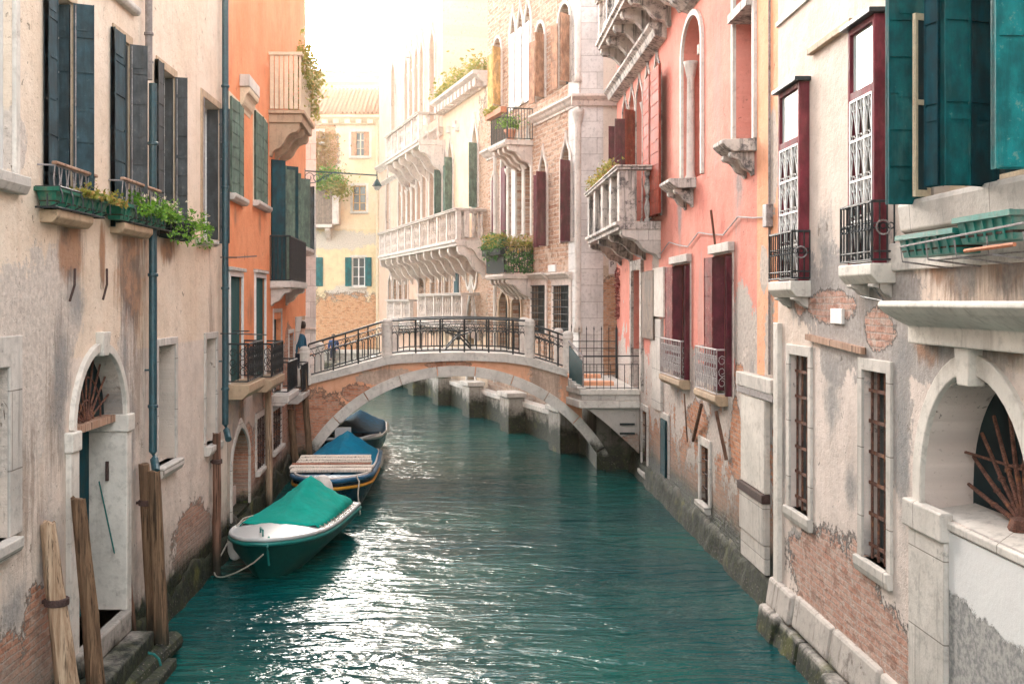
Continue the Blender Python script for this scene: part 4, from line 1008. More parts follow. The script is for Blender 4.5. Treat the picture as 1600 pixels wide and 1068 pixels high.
    mb.lathe((hc[0], hc[1]-.0, hc[2]-.06), [(.0,0),(.10,.02),(.12,.06),(.10,.12),(0,.14)], 10)
    mb.tube([(c-.8,-.30,2.62),(c+.8,-.30,2.62)], .012, 5)
    mb.build('fan_bars', 'rust', p)
    # blocked opening below: sloping sill, white panel, stone pilaster
    mb = MB(); mb.mould(arc.u0+.02, 15.3, [(-.44,.06),(-.02,0),(.03,-.01),(.03,-.07),(-.44,-.07)], z=2.17); mb.build('sloping_sill', 'istrian', p, bevel=.01)
    px0, px1 = U(1428), U(1485)
    mb = MB(); mb.box(px0, px1, -.02, .05, .25, 2.0); mb.build('stone_pilaster', 'istrian', root, bevel=.015)
    MB().box(px0-.05, px1+.01, -.02, .08, 2.003, 2.22).build('pilaster_cap', 'istrian', root, bevel=.015)
    n = NT('white door panel with grey damage')
    a = n.noise(n.P, 2.2, 6, .7); f = n.noise(n.P, 22., 5, .7)
    u_, z_ = W.uz(1485, 935); sl_ = n.math('SUBTRACT', n.math('ADD', n.z, n.math('MULTIPLY', n.math('SUBTRACT', n.x, u_), .03)), z_+.02)
    k = n.rng(n.math('ADD', sl_, n.math('MULTIPLY', n.math('SUBTRACT', n.math('ADD', n.math('MULTIPLY', a,.8), n.math('MULTIPLY', f,.2)), .5), .5)), -.02, .02)
    col = n.mix(k, n.mix(n.rng(f, .35, .65), (.20,.20,.20), (.42,.40,.38)), n.mix(n.rng(a, .3, .7), (.66,.645,.64), (.70,.69,.68)))
    MAT['panel'] = n.done(col, .7, n.bump(n.math('ADD', n.math('MULTIPLY', k, .8), n.math('MULTIPLY', f, .25)), .5, .02))
    MB().box(px1+.005, 15.2, -.3, .014, .3, 2.085).build('white_panel', 'panel', root)
    # brick relief lintel board and small plaque
    a = W.uz(1262,526,.02); b = W.uz(1350,548,.02)
    MB().hexa([(a[0],0,a[1]-.03),(b[0],0,b[1]-.03),(b[0],.05,b[1]-.03),(a[0],.05,a[1]-.03),(a[0],0,a[1]+.03),(b[0],0,b[1]+.03),(b[0],.05,b[1]+.03),(a[0],.05,a[1]+.03)]).build('wooden_lintel', 'wood_rail', root)
    a = W.uz(1297,505,.03); b = W.uz(1315,482,.03)
    MB().box(a[0], b[0], 0, .03, a[1], b[1]).build('white_plaque', 'white_paint', root, bevel=.004)
    a = W.uz(1263,83,.04); b = W.uz(1330,28,.04)
    MB().box(a[0], b[0], 0, .06, a[1]-.03, a[1]+.04).build('drip_mould', 'ochre_stone', root, bevel=.008)
    MB().box(0, 15.4, 0, .03, 6.95, 7.0).build('string_course', 'istrian', root)
    # loose cable under the second sill
    mb = MB(); P = [(1352,432),(1358,440),(1375,462),(1365,448),(1380,470),(1345,463)]
    mb.tube([(W.u(x,.12), .12, W.zz(x,y,.12)) for x,y in P], .006, 5); mb.build('loose_cable', 'iron', root)
    # battered foundation of rough stones
    rnd = random.Random(9); mb = MB()
    for (z0, z1, wo) in ((.28,.62,.10),(-.05,.27,.20),(-.7,-.06,.30)):
        u = -.12
        while u < 15:
            l = rnd.uniform(.55,1.3); k = wo+rnd.uniform(-.04,.05); dz = rnd.uniform(-.02,.03)
            mb.hexa([(u,-.1,z0+.0),(u+l-.025,-.1,z0),(u+l-.025,k+.03,z0),(u,k+.03,z0),(u,-.1,z1+dz),(u+l-.025,-.1,z1+dz),(u+l-.025,k-.02,z1+dz),(u,k-.02,z1+dz)]); u += l
    mb.each('foundation_stone', 'base_stone', root, bevel=.035)
    rough_base(root, -.1, 12, -.5, .26, .30, 'base_stone', seed=5, lean=.8)
    return root
build_D()
def boxes_D():
    W = WD; U, Z = W.u, W.zz
    z0 = Z(1412,390,.3)
    g = 'empty green planters under the green shutters'
    window_box(W, 'longer empty green planter hanging left under the green shutters', U(1412,.32), U(1500,.32), .14, .36, 4.12, 4.28, 'plastic_teal', None, g)
    window_box(W, 'empty green planter hanging right, nearer the edge, with orange rod below', U(1503,.32), U(1590,.32), .14, .36, 4.17, 4.34, 'plastic_teal', None, g)
    t = wall_thing('planter_bracket', 'thin iron bracket rails holding the two empty green planters', 'bracket', W)
    mb = MB(); a, b = U(1408,.38), U(1600,.38)
    mb.tube([(a,0,4.22),(a,.385,4.20),(b,.385,4.25),(b,0,4.26)], .008, 5); mb.tube([(a,.12,4.10),(b,.12,4.11)], .007, 5)
    for k in range(5): u = a+(b-a)*k/4; mb.tube([(u,0,4.04),(u,.37,4.09),(u,.385,4.2)], .007, 5)
    mb.build('rails', 'iron_grey', t)
    u0, u1 = U(1508,.4), U(1585,.4)
    MB().tube([(u0,.40,4.12),(u1,.40,4.13)], .014, 6).build('orange_rod', 'terracotta', t)
boxes_D()
# ================================================================ pink house, right
def build_C():
    W = WC; U, Z = W.u, W.zz
    root = wall_thing('pink_house', 'pink plastered house with carved stone balconies and maroon shutters', 'building', W)
    ops = []
    def add(o): ops.append(o); return o
    ue = U(1219)
    zb = Z(1033, 402, .7)          # balcony underside
    aw = add(op_px(W, 1068, 1098, 26, 280, 1083, 'round', .55, .34))
    bw = add(op_px(W, 1150, 1180, -40, 225, 1166, depth=.36))
    m1 = add(op_px(W, 1054, 1079, 412, 592, 1070, depth=.18)); m2 = add(op_px(W, 1117, 1145, 397, 616, 1130, depth=.18))
    dd = add(Op(U(990), U(1003), 1.9, Z(997,422), depth=.35))
    s1 = add(op_px(W, 1004, 1012, 642, 735, 1008, depth=.2)); s2 = add(op_px(W, 1036, 1045, 655, 742, 1040, depth=.12)); s3 = add(op_px(W, 1096, 1109, 697, 785, 1102, depth=.2))
    # gothic lights above the balcony
    zf = 5.33
    gt = Z(1010, 62)
    lights = []
    us = [U(972), U(983), U(994.5), U(1006), U(1019), U(1035)]
    us = [us[0] + (us[-1]-us[0])*i/5 for i in range(6)]
    for a, b in zip(us, us[1:]): lights.append(add(Op(a+.09, b-.09, zf+.1, 8.72, 'ogee', .75, .3)))
    pm = plaster('pink plaster', W, (.66,.225,.175), (.72,.31,.245), peel=3.05, peelc=(.64,.56,.51), specks=(2.4,.60), mould=[(1060,615,.6,.3),(1120,640,.5,.25),(1175,600,.5,.4),(1040,700,.4,.9),(1090,820,1.0,.4),(1155,860,.4,.4),(1062,330,.3,.5),(1155,285,.3,.5),(1205,700,.12,1.2)], seam=None,
        brick=[(1090,660,.7,.35),(1150,690,.35,.55),(1030,770,.25,.5),(1110,850,.5,.2),(1045,690,.2,.5),(1155,590,.3,.2)],
        grey=[(1180,600,.7,.9),(1160,520,.55,.7),(1120,770,1.1,.7),(1025,470,.5,1.2),(1040,640,.6,.4)],
        drips=[(1062,330,.35,1.3),(1152,310,.4,1.6),(1200,150,.5,2.5),(1120,150,.5,2.0),(1095,480,.5,1.6),(1000,500,.4,1.0),(1150,420,.3,.9),(1060,620,.5,.3),(1120,640,.5,.3)], dripc=(.42,.30,.27),
        b1=(.52,.19,.09), b2=(.62,.30,.17), mo=(.52,.44,.38), streakc=(.84,.72,.68), algae=.75, lowz=1.5, greyc=(.50,.44,.40), pit=.8)
    facade(root, W, 0, ue, -1.5, 11.9, ops, pm, 5)
    # stone balcony
    u0, u1 = U(958,.0)+.0, U(1033,.72)
    u0, u1 = max(.25, U(918,.8)), U(1033)
    b = stone_balcony(root, u0, u1, zf, 1.07, .80, 'istrian_dirty', 4, .52, .16, pitch=.20, post=.32)
    mb = MB(); console(mb, u1-.42, u1-.02, .74, zf-.161, .56); mb.build('end_bracket', 'istrian', b, bevel=.01)
    # gothic arcade: columns, arches, shutters
    arc = None
    for i, o in enumerate(lights):
        p = filling(root, o, 'glass', 'gothic_light'); trim(p, o, .075, .03, 'istrian_dirty')
        if i in (0, 1): leaf_sh(p, (o.u0-.05, .03), (o.u0-.02, .33), o.z0, o.zs, 'sh_maroon', 14, seed=i)
        if i == 3: leaf_sh(p, (o.u0+.0, .02), (o.u1-.0, .07), o.z0, o.zs+.05, 'sh_red', 10); 
        if i == 2: leaf_sh(p, (o.u0-.05, .03), (o.u0+.14, .26), o.z0, o.zs, 'sh_red', 10, seed=4)
        if i == 4: leaf_sh(p, (o.u0+.0, .02), (o.u1-.1, .07), o.z0, o.zs+.05, 'sh_red', 10, seed=8)
        mb = MB(); uc = o.u0-.10
        mb.lathe((uc,.0,o.z0), [(.08,0),(.08,.08),(.055,.12),(.05,.3),(.045,o.zs-o.z0-.3),(.05,o.zs-o.z0-.22),(.08,o.zs-o.z0-.06),(.09,o.zs-o.z0)], 10)
        mb.build('column', 'istrian_dirty', p, smooth=True)
    leaf_sh(root, (U(1005,.16),.15), (U(1016,.16),.17), zf+.1, 8.2, 'sh_red', 12, name='red_shutter', seed=21)
    leaf_sh(root, (U(1018,.16),.17), (U(1030,.16),.15), zf+.1, 8.2, 'sh_red', 12, name='red_shutter', seed=22)
    # big corbelled balcony at the top and the cornice under it
    ub0, ub1 = .15, U(1041,.8)
    zc = 8.98
    mb = MB(); mb.mould(.05, U(1042), [(0,0),(.34,0),(.34,-.06),(.26,-.12),(.22,-.24),(.0,-.30)], z=zc); mb.build('belt_cornice', 'istrian_dirty', root, bevel=.01)
    zf2 = 9.36+.16
    b2 = stone_balcony(root, 26.95-24.2, 26.95-15.6, zf2, .95, .80, 'istrian_dirty', 9, .55, .16, name='upper_balcony', pitch=.17, post=.2)
    # column windows with carved sills
    p = filling(root, aw, 'sh_red', 'arched_window', label='arched window blocked by flaking red boards'); trim(p, aw, .10, .05, 'istrian_clean')
    MB().box(aw.u1-.42, aw.u1-.30, -.30, -.0, aw.zs-.15, aw.zs+.0).build('capital', 'istrian_dirty', p)
    mb = MB(); mb.lathe((aw.u0+.12,-.1,aw.z0), [(.10,0),(.10,.1),(.075,.15),(.065,aw.zs-aw.z0-.35),(.11,aw.zs-aw.z0-.12),(.13,aw.zs-aw.z0-.05)], 12); mb.build('column', 'istrian_clean', p, smooth=True)
    def bracket_sill(par, ua, ub, z, out=.42):
        mb = MB(); mb.mould(ua, ub, [(-.05,0),(out,0),(out,-.05),(out-.05,-.10),(out-.14,-.16),(-.05,-.16)], z=z, ret=-.25)
        s_ = mb.build('carved_sill', 'istrian_dirty', par, bevel=.01)
        mb = MB(); L = ub-ua
        for f in (.25, .75): console(mb, ua+L*f-.07, ua+L*f+.07, out*.75, z-.161, .30)
        mb.each('bracket', 'istrian_dirty', s_, bevel=.008)
    bracket_sill(p, U(1035,.35), U(1088,.0), aw.z0)
    q = filling(root, bw, 'sh_maroon', 'tall_window', label='tall window with stone reveal and shut maroon leaf'); trim(q, bw, .10, .05, 'istrian_clean')
    bracket_sill(q, U(1119,.35), U(1183,.0), bw.z0)
    MB().box(bw.u0, bw.u1, -.3, .12, Z(1166,22), Z(1166,8)).build('transom_moulding', 'istrian_dirty', q)
    MB().mould(U(1048,.3), U(1100,.0), [(0,0),(.36,0),(.3,-.1),(.12,-.22),(0,-.26)], z=Z(1075,0)).build('upper_sill', 'istrian_dirty', root, bevel=.01)
    # stone door frame, grey shutter and pale panel by the landing
    p = filling(root, dd, 'interior', 'side_door', label='door in dark mottled stone on the landing'); trim(p, dd, .22, .06, 'istrian_dirty')
    leaf_sh(root, (U(1004,.04),.05), (U(1022,.06),.06), Z(1012,528), Z(1012,424), 'sh_brown', 1, .04, name='board_shutter')
    MB().box(U(1025), U(1042), 0, .07, Z(1033,495), Z(1033,418)).build('stone_panel', 'istrian_clean', root, bevel=.012)
    MB().box(U(1022), U(1036), -.02, .05, Z(1030,640), Z(1030,498)).build('plaster_strip', 'istrian', root, bevel=.01)
    # windows with maroon shutters and pale iron rails
    for o, xa, xb, lab, rx in ((m1,1041,1080,'window with worn maroon shutters nearer the bridge',(1032,1078)), (m2,1102,1148,'window with worn maroon shutters nearer the corner',(1087,1137))):
        p = filling(root, o, 'sh_maroon', 'window', label=lab)
        trim(p, o, .07, .015, 'palazzo_stone')
        leaf_sh(p, (o.u0-.0,.02), (U(xa,.06),.06), o.z0+.25, o.z1-.02, 'sh_maroon_worn', 6, seed=1)
        leaf_sh(p, (o.u0+.10,-.12), (o.u0+.06,.04), o.z0+.02, o.z1-.02, 'sh_maroon', 6, seed=2)
        leaf_sh(p, (o.u1-.02,.0), (o.u1+.02,.10), o.z0+.02, o.z1-.05, 'sh_maroon', 6, seed=3)
        MB().box(o.u0-.1, o.u1+.1, 0, .09, o.z1+.02, o.z1+.15).build('lintel', 'istrian', p, bevel=.01)
        ua, ub = U(rx[0],.16), U(rx[1],.0)
        sill(p, ua, ub, o.z0, .19, .15, 'ochre_stone', .02)
        iron_rail(p, [(ua,0),(ua,.16),(ub,.16),(ub,0)], o.z0+.03, o.z0+.66, 'iron_pale', .008, .15, curls=True)
    for o, m in ((s1,'glass'), (s3,'interior')):
        p = filling(root, o, m, 'window', label='small barred window above the water'); trim(p, o, .13, .03, 'istrian'); sill(p, o.u0, o.u1, o.z0, .1, .12)
        mb = MB()
        for k in (1,2): u = o.u0+(o.u1-o.u0)*k/3; mb.tube([(u,-.03,o.z0),(u,-.03,o.z1)], .012, 5)
        for k in range(1,4): z = o.z0+(o.z1-o.z0)*k/4; mb.tube([(o.u0,-.02,z),(o.u1,-.02,z)], .010, 5)
        mb.build('window_bars', 'rust_dark', p)
    p = filling(root, s2, 'sh_teal_dk', 'small_door', inset=.08, label='narrow window with dark teal shutter'); trim(p, s2, .12, .03, 'istrian')
    leaf_sh(p, (s2.u0+.0,.03), (s2.u1,.05), s2.z0, s2.z1, 'sh_teal_dk', 1)
    # corner pilaster of white stone with iron straps
    ua, ub = U(1165), U(1203)
    mb = MB(); mb.box(ua, ub, -.02, .07, 1.42, 2.58); mb.build('corner_pilaster', 'istrian_clean', root, bevel=.015)
    mb = MB(); mb.box(ua-.02, ub, -.02, .085, .78, 1.30); mb.box(ua-.02, ub, -.02, .065, .42, .775); mb.build('pilaster_base', 'istrian', root, bevel=.02)
    MB().box(ua-.03, ub+.02, -.02, .11, 1.305, 1.415).build('iron_strap', 'rust_dark', root, bevel=.01)
    MB().box(ua-.15, ue-.02, -.02, .09, 2.585, 2.68).build('dark_band', 'iron_grey', root, bevel=.01)
    MB().box(ua-.10, ue-.02, -.02, .11, 2.683, 2.86).build('capital_band', 'istrian', root, bevel=.012)
    ow = plaster('orange corner render', W, (.80,.36,.20), (.78,.42,.27), streakc=(.85,.72,.64), grey=[(1205,560,.25,.8),(1195,420,.2,.3),(1210,250,.2,.6)], greyc=(.56,.47,.41), algae=.1, lowz=.2)
    MB().box(U(1184), ue-.001, -.02, .010, 2.87, 11.85).build('corner_render', ow, root)
    # props leaning on the wall
    mb = MB()
    for x0,y0,x1,y1,r in ((1098,632,1082,688,.028),(1121,642,1134,718,.026),(1071,615,1073,690,.012),(1113,328,1118,396,.018)):
        a, b_ = W.uz(x0,y0,.10), W.uz(x1,y1,.04); mb.tube([(a[0],.12,a[1]),(b_[0],.03,b_[1])], r, 6)
    mb.each('wall_strut', 'pole_red', root)
    rough_base(root, 0, ue-.02, -.5, .46, .11, seed=4, lean=.7)
    mb = MB(); rnd = random.Random(6); u = 99
    while u < ue-.1:
        l = min(rnd.uniform(.4,.9), ue-u); mb.hexa([(u,-.05,-.8),(u+l-.02,-.05,-.8),(u+l-.02,.32,-.8),(u,.32,-.8),(u,-.05,.40+rnd.uniform(-.06,.06)),(u+l-.02,-.05,.42),(u+l-.02,rnd.uniform(.02,.10),.40),(u,rnd.uniform(.02,.10),.38)]); u += l
    mb = MB(); mb.tube([(.4,.03,4.95)]+[(.4+(ue-.6)*i/16, .035, 4.9-.10*math.sin(i*2.1)-.12*math.sin(PI*i/16)) for i in range(1,17)], .011, 5)
    mb.tube([(ue-.35,.03,2.9),(ue-.35,.03,7.0),(ue-.32,.03,11.8)], .016, 6); mb.build('cable', 'iron_grey', root)
    mb = MB(); mb.box(ue-.45, ue-.27, .0, .09, 4.7, 4.98); mb.build('junction_box', 'iron_grey', root, bevel=.01)
    mb = MB()   # red ivy-like rust hanging by the passage corner
    for k in range(420):
        u = random.uniform(.22,.55); mb.leaf(Vector((u, random.uniform(.0,.08), random.uniform(3.35,4.6))), .07)
    mb.build('dry_creeper', 'sh_maroon_worn', root)
    t = wall_thing('balcony_plants', 'row of potted plants with orange pots along the pink house stone balcony', 'plants', W)
    za = zf+.95
    mb = MB()
    for k in range(6):
        u = u0+.45+(u1-u0-.9)*k/6; mb.lathe((u,.70,zf+1.07), [(.05,0),(.08,.12),(.085,.14)], 8)
    mb.each('pot', 'terracotta', t)
    foliage(t, 'leaves', 'leaf_dry', lambda: (random.uniform(u0+.2, u0+(u1-u0)*.72), random.gauss(.72,.08), za+.17+random.random()**1.3*.30), 900, .07)
    mb = MB(); mb.tube([(u0+.3,.76,za+.36),(u1,.76,za+.36)], .007, 4); mb.tube([(u0+.3,.76,za+.24),(u1,.76,za+.24)], .006, 4)
    for k in range(5): u = u0+.3+(u1-u0-.3)*k/4; mb.tube([(u,.76,za+.1),(u,.76,za+.36)], .006, 4)
    mb.build('wire_rail', 'rust_dark', t)
    return root
build_C()

# ================================================================ the bridge
def build_bridge():
    Y0, Y1 = 24.4, 27.1
    root = empty('stone_bridge', 'small arched stone and brick footbridge with iron railings over the canal', 'bridge', (0, Y0, 0))
    W = Wall((0, Y0), (1, 0))           # face; local u = X, w toward camera
    ax, az, r_in, r_out = -.215, -1.58, 3.72, 3.93
    XL, XR = -3.82, 2.42
    def band(px, tab):
        for (a, b), (c, d) in zip(tab, tab[1:]):
            if a <= px <= c: return b+(d-b)*(px-a)/(c-a)
        return tab[0][1] if px < tab[0][0] else tab[-1][1]
    topt = [(455,597),(480,590),(604,556),(625,552.5),(700,550.5),(740,550),(790,552),(826,557.5),(884,576),(895,584)]
    bott = [(455,607),(480,601),(604,569.5),(625,567),(700,563.5),(740,563),(790,565.5),(826,570.5),(884,587),(895,596)]
    def X(px): return (px-CX)*Y0/F
    def Zp(py): return CZ-(py-CY)*Y0/F
    pxs = [CX+(XL+(XR-XL)*i/60)*F/Y0 for i in range(61)]
    # brick spandrel wall
    def ze(x, r): 
        q = r*r-(x-ax)**2
        return az+math.sqrt(q) if q > 0 else -1.5
    pm = plaster('bridge brick and render', W, (.80,.38,.22), (.80,.46,.30), greyc=(.62,.45,.35),
        brick=[(500,675,.75,.85),(480,690,.55,1.0),(560,615,.35,.22),(700,570,.5,.1),(465,640,.3,1.0)], grey=[(610,590,.8,.2),(850,600,.4,.5)],
        drips=[(835,600,.5,.6),(880,600,.35,.7),(600,580,.4,.3)], dripc=(.24,.17,.13), b1=(.60,.22,.12), b2=(.66,.34,.22), mo=(.55,.42,.33), algae=.5, lowz=.9, streakc=(.80,.66,.58))
    mb = MB()
    def col(x0, x1, wA, wB, flip=False):
        a0, a1 = max(ze(x0, r_in), -1.5), max(ze(x1, r_in), -1.5)
        if x0 > 2.55: a0, a1 = max(a0, 1.45), max(a1, 1.45)
        t0, t1 = Zp(band(CX+x0*F/Y0, bott)), Zp(band(CX+x1*F/Y0, bott))
        mb.hexa([(x0,wA,a0),(x1,wA,a1),(x1,wB,a1),(x0,wB,a0),(x0,wA,t0),(x1,wA,t1),(x1,wB,t1),(x0,wB,t0)])
    xs = [XL+(XR+.9-XL)*i/80 for i in range(81)]
    for a, b in zip(xs, xs[1:]): col(a, b, 0, -.35)
    for a, b in zip(xs, xs[1:]): col(a, b, -(Y1-Y0)+.35, -(Y1-Y0))
    mb.build('spandrel_wall', pm, root)
    # vault
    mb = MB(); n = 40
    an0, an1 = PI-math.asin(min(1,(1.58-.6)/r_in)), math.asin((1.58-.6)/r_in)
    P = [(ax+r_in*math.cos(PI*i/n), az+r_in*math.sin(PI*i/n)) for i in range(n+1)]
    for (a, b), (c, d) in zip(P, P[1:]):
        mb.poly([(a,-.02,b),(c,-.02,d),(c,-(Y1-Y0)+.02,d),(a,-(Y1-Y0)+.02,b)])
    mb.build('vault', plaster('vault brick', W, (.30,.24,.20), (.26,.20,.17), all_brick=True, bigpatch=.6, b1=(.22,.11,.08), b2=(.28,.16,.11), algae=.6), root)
    # voussoir ring, both faces
    mb = MB(); mb2 = MB(); nv = 13; a0 = math.radians(7)
    for k in range(nv):
        t0 = a0+(PI-2*a0)*k/nv+.003; t1 = a0+(PI-2*a0)*(k+1)/nv-.003
        pts = [(ax+(r_in-.02)*math.cos(t0+(t1-t0)*i/4), az+(r_in-.02)*math.sin(t0+(t1-t0)*i/4)) for i in range(5)]
        pto = [(ax+r_out*math.cos(t0+(t1-t0)*i/4), az+r_out*math.sin(t0+(t1-t0)*i/4)) for i in range(5)]
        loop = pts+pto[::-1]
        mb.ext([(a,.05,b) for a, b in loop], (0,-.40,0)); mb2.ext([(a,-(Y1-Y0)-.04,b) for a, b in loop], (0,.3,0))
    mb.build('voussoir_ring', 'ring', root, bevel=.008); mb2.build('voussoir_ring', 'ring', root, bevel=.008)  # algae tone doubles as painted shade where the arch feet fade out
    # stone band following the deck
    mb = MB(); bx = [p for p in topt]
    fine = []
    px = 462
    while px <= 893: fine.append(px); px += 8
    for a, b in zip(fine, fine[1:]):
        for wa, wb in ((.10, -.36), (-(Y1-Y0)+.36, -(Y1-Y0)-.10)):
            x0, x1 = X(a), X(b); 
            mb.hexa([(x0,wa,Zp(band(a,bott))),(x1,wa,Zp(band(b,bott))),(x1,wb,Zp(band(b,bott))),(x0,wb,Zp(band(a,bott))),(x0,wa,Zp(band(a,topt))),(x1,wa,Zp(band(b,topt))),(x1,wb,Zp(band(b,topt))),(x0,wb,Zp(band(a,topt)))])
    mb.build('coping_band', 'istrian_clean', root)
    # deck
    mb = MB()
    for a, b in zip(fine, fine[1:]):
        x0, x1 = X(a), X(b); z0, z1 = Zp(band(a,topt))-.06, Zp(band(b,topt))-.06
        mb.hexa([(x0,-.36,z0-.1),(x1,-.36,z1-.1),(x1,-(Y1-Y0)+.36,z1-.1),(x0,-(Y1-Y0)+.36,z0-.1),(x0,-.36,z0),(x1,-.36,z1),(x1,-(Y1-Y0)+.36,z1),(x0,-(Y1-Y0)+.36,z0)])
    mb.build('deck', 'paving', root)
    # stone posts
    for w in (-.12, -(Y1-Y0)+.12):
        for px, yt in ((475,541),(604,498),(828,498),(888,517)):
            x = X(px); zb_ = Zp(band(px, topt))-.01; zt_ = Zp(yt); h = zt_-zb_; r = .115
            if px == 475: zb_ -= .12; h += .12
            mb = MB(); mb.lathe((x,w,zb_), [(r*1.08,0),(r*1.08,.06),(r,.08),(r*.98,h*.80),(r*1.12,h*.81),(r*1.12,h*.86),(r*.98,h*.875),(r*1.02,h*.93),(r*.75,h*.985),(r*.3,h)], 14)
            mb.build('stone_post', 'istrian_clean', root, bevel=0, smooth=False)
        # end block
    MB().box(X(467), X(486), -.02, .13, Zp(601)-.0, Zp(575)).build('end_block', 'istrian_clean', root, bevel=.012)
    # iron railings, three bays a side
    def bay(pa, pb, w, ya, yb, crown=False):
        mb = MB(); xa, xb = X(pa), X(pb); n = max(3, round((xb-xa)/.14)); r = .0125
        def zb_(x): return Zp(band(CX+x*F/Y0, topt))+.05
        def zt_(x):
            t = (x-xa)/(xb-xa); return Zp(ya+(yb-ya)*t) + (.05*math.sin(PI*t) if crown else 0)
        for off, k in ((0,1.9),(-.12,1.1),(-.26,1.1)):
            mb.tube([(xa+(xb-xa)*i/12, w, zt_(xa+(xb-xa)*i/12)+off) for i in range(13)], r*k, 5)
        mb.tube([(xa+(xb-xa)*i/12, w, zb_(xa+(xb-xa)*i/12)) for i in range(13)], r*1.4, 5)
        L = (xb-xa)/n
        for i in range(n+1):
            x = xa+L*i; mb.tube([(x,w,zb_(x)-.05 if i%4==0 else zb_(x)),(x,w,zt_(x) if i%4==0 else zt_(x)-.38)], r*(1.7 if i%4==0 else 1), 5)
            if i < n:
                m = x+L/2; z = zt_(m)-.262
                mb.tube([(x,w,zt_(x)-.38),(x+L*.12,w,z-.035),(m,w,z-.002)], r*.8, 4); mb.tube([(x+L,w,zt_(x+L)-.38),(x+L*.88,w,z-.035),(m,w,z-.002)], r*.8, 4)
                zz_ = zt_(m)-.19; mb.tube([(m-.05,w,zz_-.05),(m,w,zz_+.05),(m+.05,w,zz_-.05)], r*.6, 4)
        if crown:   # crossed X of bars at the middle
            m = (xa+xb)/2
            for s_ in (-1, 1):
                mb.tube([(m-.30*s_,w,zb_(m)),(m,w,zt_(m)-.38),(m+.30*s_,w,zt_(m)-.30)], r*1.6, 5)
            mb.lathe((m, w, zt_(m)-.5), [(0,0),(.05,.03),(.06,.07),(.04,.11),(0,.13)], 8)
        return mb.build('iron_railing', 'iron', root)
    for w in (-.12, -(Y1-Y0)+.12):
        bay(481, 598, w, 538, 502); bay(611, 821, w, 501, 501, True); bay(835, 882, w, 508, 524)
    return root
build_bridge()

